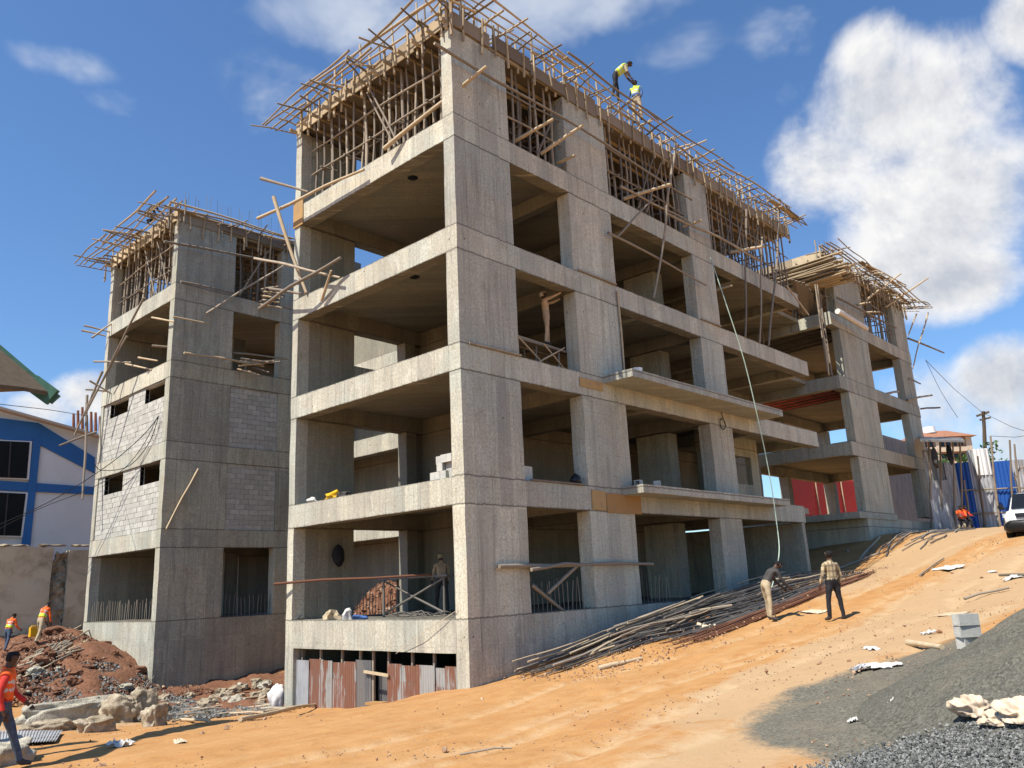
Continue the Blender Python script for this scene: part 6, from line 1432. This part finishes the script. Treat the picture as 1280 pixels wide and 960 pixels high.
# stack of sawn planks on the roof corner between the last two frames
for k in range(44):
    r_ = random.Random(300 + k); lay = k // 7; x = 24.2 + (k % 7) * .25 + r_.uniform(-.1, .1)
    o = MB().obox((x + r_.uniform(-.2, .1), -.9 + r_.uniform(-.5, .35), 14.4 + lay * .17 + r_.uniform(-.03, .03)), (x + r_.uniform(-.5, .5), 3.2 + r_.uniform(-.5, .5), 14.4 + lay * .17 + r_.uniform(-.02, .04)), .2, .045).build('sawn_plank', 'plank')
    tag(o, 'pale sawn plank in the big loose stack between the nearest and the farthest frame', 'plank', 'stacked planks between the two frames')
for k in range(16):
    r_ = random.Random(500 + k)
    o = MB().obox((22.6 + k * .2, .5 + r_.uniform(-.2, .2), 14.2 - k * .02), (24.5 + k * .14, 1.2, 13.1 + r_.uniform(-.05, .05)), .16, .03).build('sawn_plank', 'ply')
    tag(o, 'dark board leaning in the slanting fan below the big plank stack', 'plank', 'slanting boards under the plank stack')
for x, y in ((24.2, .2), (24.2, 3.2), (26.0, 3.2), (24.9, .3)):
    o = MB().pole((x, y, 13.0 if x > 25 else 9.79), (x, y, 14.3), .05).build('timber_post', 'pole'); tag(o, 'upright pole holding up the big plank stack between the frames', 'post', 'posts under the plank stack')
# ------------------------------------------------------------------ sky, sun, view
SUN_EL, SUN_A = math.radians(56), math.radians(5)
sd = V((-math.cos(SUN_A) * math.cos(SUN_EL), math.sin(SUN_A) * math.cos(SUN_EL), math.sin(SUN_EL)))   # towards the sun
sl = bpy.data.lights.new('sun', 'SUN'); sl.energy = 4.8; sl.angle = math.radians(.5); sl.color = (1, .94, .84)
so = bpy.data.objects.new('sun', sl); COL.objects.link(so); so.rotation_euler = sd.to_track_quat('Z', 'Y').to_euler()
wd = bpy.data.worlds.new('World'); scene.world = wd; wd.use_nodes = True
t = NT(wd.node_tree); bg = wd.node_tree.nodes['Background']
sky = t.n.new('ShaderNodeTexSky'); sky.sky_type = 'NISHITA'; sky.sun_disc = False
sky.sun_elevation = SUN_EL; sky.sun_rotation = math.atan2(sd.x, sd.y); sky.air_density = 1.3; sky.dust_density = .6; sky.ozone_density = 2.5; sky.altitude = 1500
tc = t.n.new('ShaderNodeTexCoord'); dirv = tc.outputs['Generated']
s = t.sep(dirv)
azn = t.m('ARCTAN2', s[1], s[0]); eln = t.m('ARCSINE', s[2])
nz = t.noise(dirv, 5.5, 6, .64, .25)
wisp = t.noise(t.vm('MULTIPLY', dirv, (3, 3, 5)), 2.4, 4, .62, .25)
def ae(u, v):
    r = ray(u, v).normalized(); return math.atan2(r.y, r.x), math.asin(r.z)
def blobs(lst, k, nn):
    out = None
    for (u, v, ru, rv, w) in lst:
        a0, e0 = ae(u, v); ra = abs(ae(u + ru, v)[0] - a0); re = abs(ae(u, v - rv)[1] - e0)
        q = t.m('POWER', t.m('DIVIDE', t.m('SUBTRACT', azn, a0), ra), 2); q2 = t.m('POWER', t.m('DIVIDE', t.m('SUBTRACT', eln, e0), re), 2)
        b = t.m('MULTIPLY', t.m('SUBTRACT', 1.0, t.m('ADD', q, q2)), w); b = t.m('MAXIMUM', b, -1.4)
        out = b if out is None else t.m('MAXIMUM', out, b)
    return t.m('ADD', out, t.m('MULTIPLY', t.m('SUBTRACT', nn, .5), k))
big = blobs([(1120, 150, 150, 120, 1.1), (1150, 250, 150, 125, 1.1), (1050, 205, 110, 85, 1), (1110, 330, 100, 65, .9), (1180, 350, 100, 55, .9), (1090, 70, 65, 55, .8), (1190, 100, 60, 45, .7),
             (1310, 20, 90, 60, .9), (1420, 200, 100, 160, 1), (1255, 480, 75, 60, .9), (1320, 560, 140, 90, .9), (1160, 510, 100, 50, .5),
             (110, 495, 55, 35, .9), (60, 510, 60, 28, .7), (-120, 480, 140, 60, .8), (1700, 300, 200, 200, 1), (-500, 300, 260, 120, .8)], 2.5, nz)
thin = blobs([(440, 20, 160, 65, 1.2), (700, 10, 190, 60, 1.2), (350, 110, 60, 70, .25), (75, 82, 75, 28, .75), (130, 125, 50, 18, .4), (975, 40, 60, 45, .55), (985, 115, 30, 26, .6), (850, 60, 60, 30, .25),
              (1240, 540, 200, 40, .5)], 2.6, wisp)
mthin = t.mr(thin, .05, 1.5, 0, .8, True)
# bright towards the sun side, grey below: taken from the cloud's own thickness and the direction of the sun
core = t.mr(big, .25, 1.5); bil = t.noise(dirv, 9, 4, .6, .3); nzb = t.noise(t.vm('ADD', dirv, tuple(sd * .03)), 5.5, 6, .64, .25); big = t.m('ADD', big, t.m('MULTIPLY', t.m('SUBTRACT', bil, .5), .55)); rel = t.m('MULTIPLY', t.m('SUBTRACT', nz, nzb), 3.0)
mask = t.mr(big, -.25, .8, 0, 1, True)
lit = t.m('ADD', t.m('MULTIPLY', t.m('SUBTRACT', bil, .5), .5), t.m('SUBTRACT', 1.0, t.m('MULTIPLY', core, .62)))
lit = t.m('ADD', lit, rel)
lit = t.m('ADD', lit, t.m('MULTIPLY', t.m('SUBTRACT', eln, .45), .6), clamp=True)
CB = 6.6
ccol = t.mix(t.mr(lit, .3, 1.05), (.60 * CB, .64 * CB, .72 * CB), (1.06 * CB, 1.05 * CB, 1.04 * CB))
skc = t.mix(1.0, sky.outputs[0], (.74, .96, 1.18), 'MULTIPLY')
sc_ = t.mix(mthin, skc, (.80 * CB, .86 * CB, .95 * CB))
fin = t.mix(mask, sc_, ccol)
wd.cycles.sampling_method = 'MANUAL'; wd.cycles.sample_map_resolution = 256
t.l.new(fin, bg.inputs['Color']); bg.inputs['Strength'].default_value = .096
vs_ = scene.view_settings; vs_.view_transform = 'Standard'; vs_.look = 'None'; vs_.gamma = 1; vs_.use_curve_mapping = False; vs_.exposure = .56
scene.display_settings.display_device = 'sRGB'
scene.cycles.max_bounces = 6; scene.cycles.diffuse_bounces = 1; scene.cycles.glossy_bounces = 2
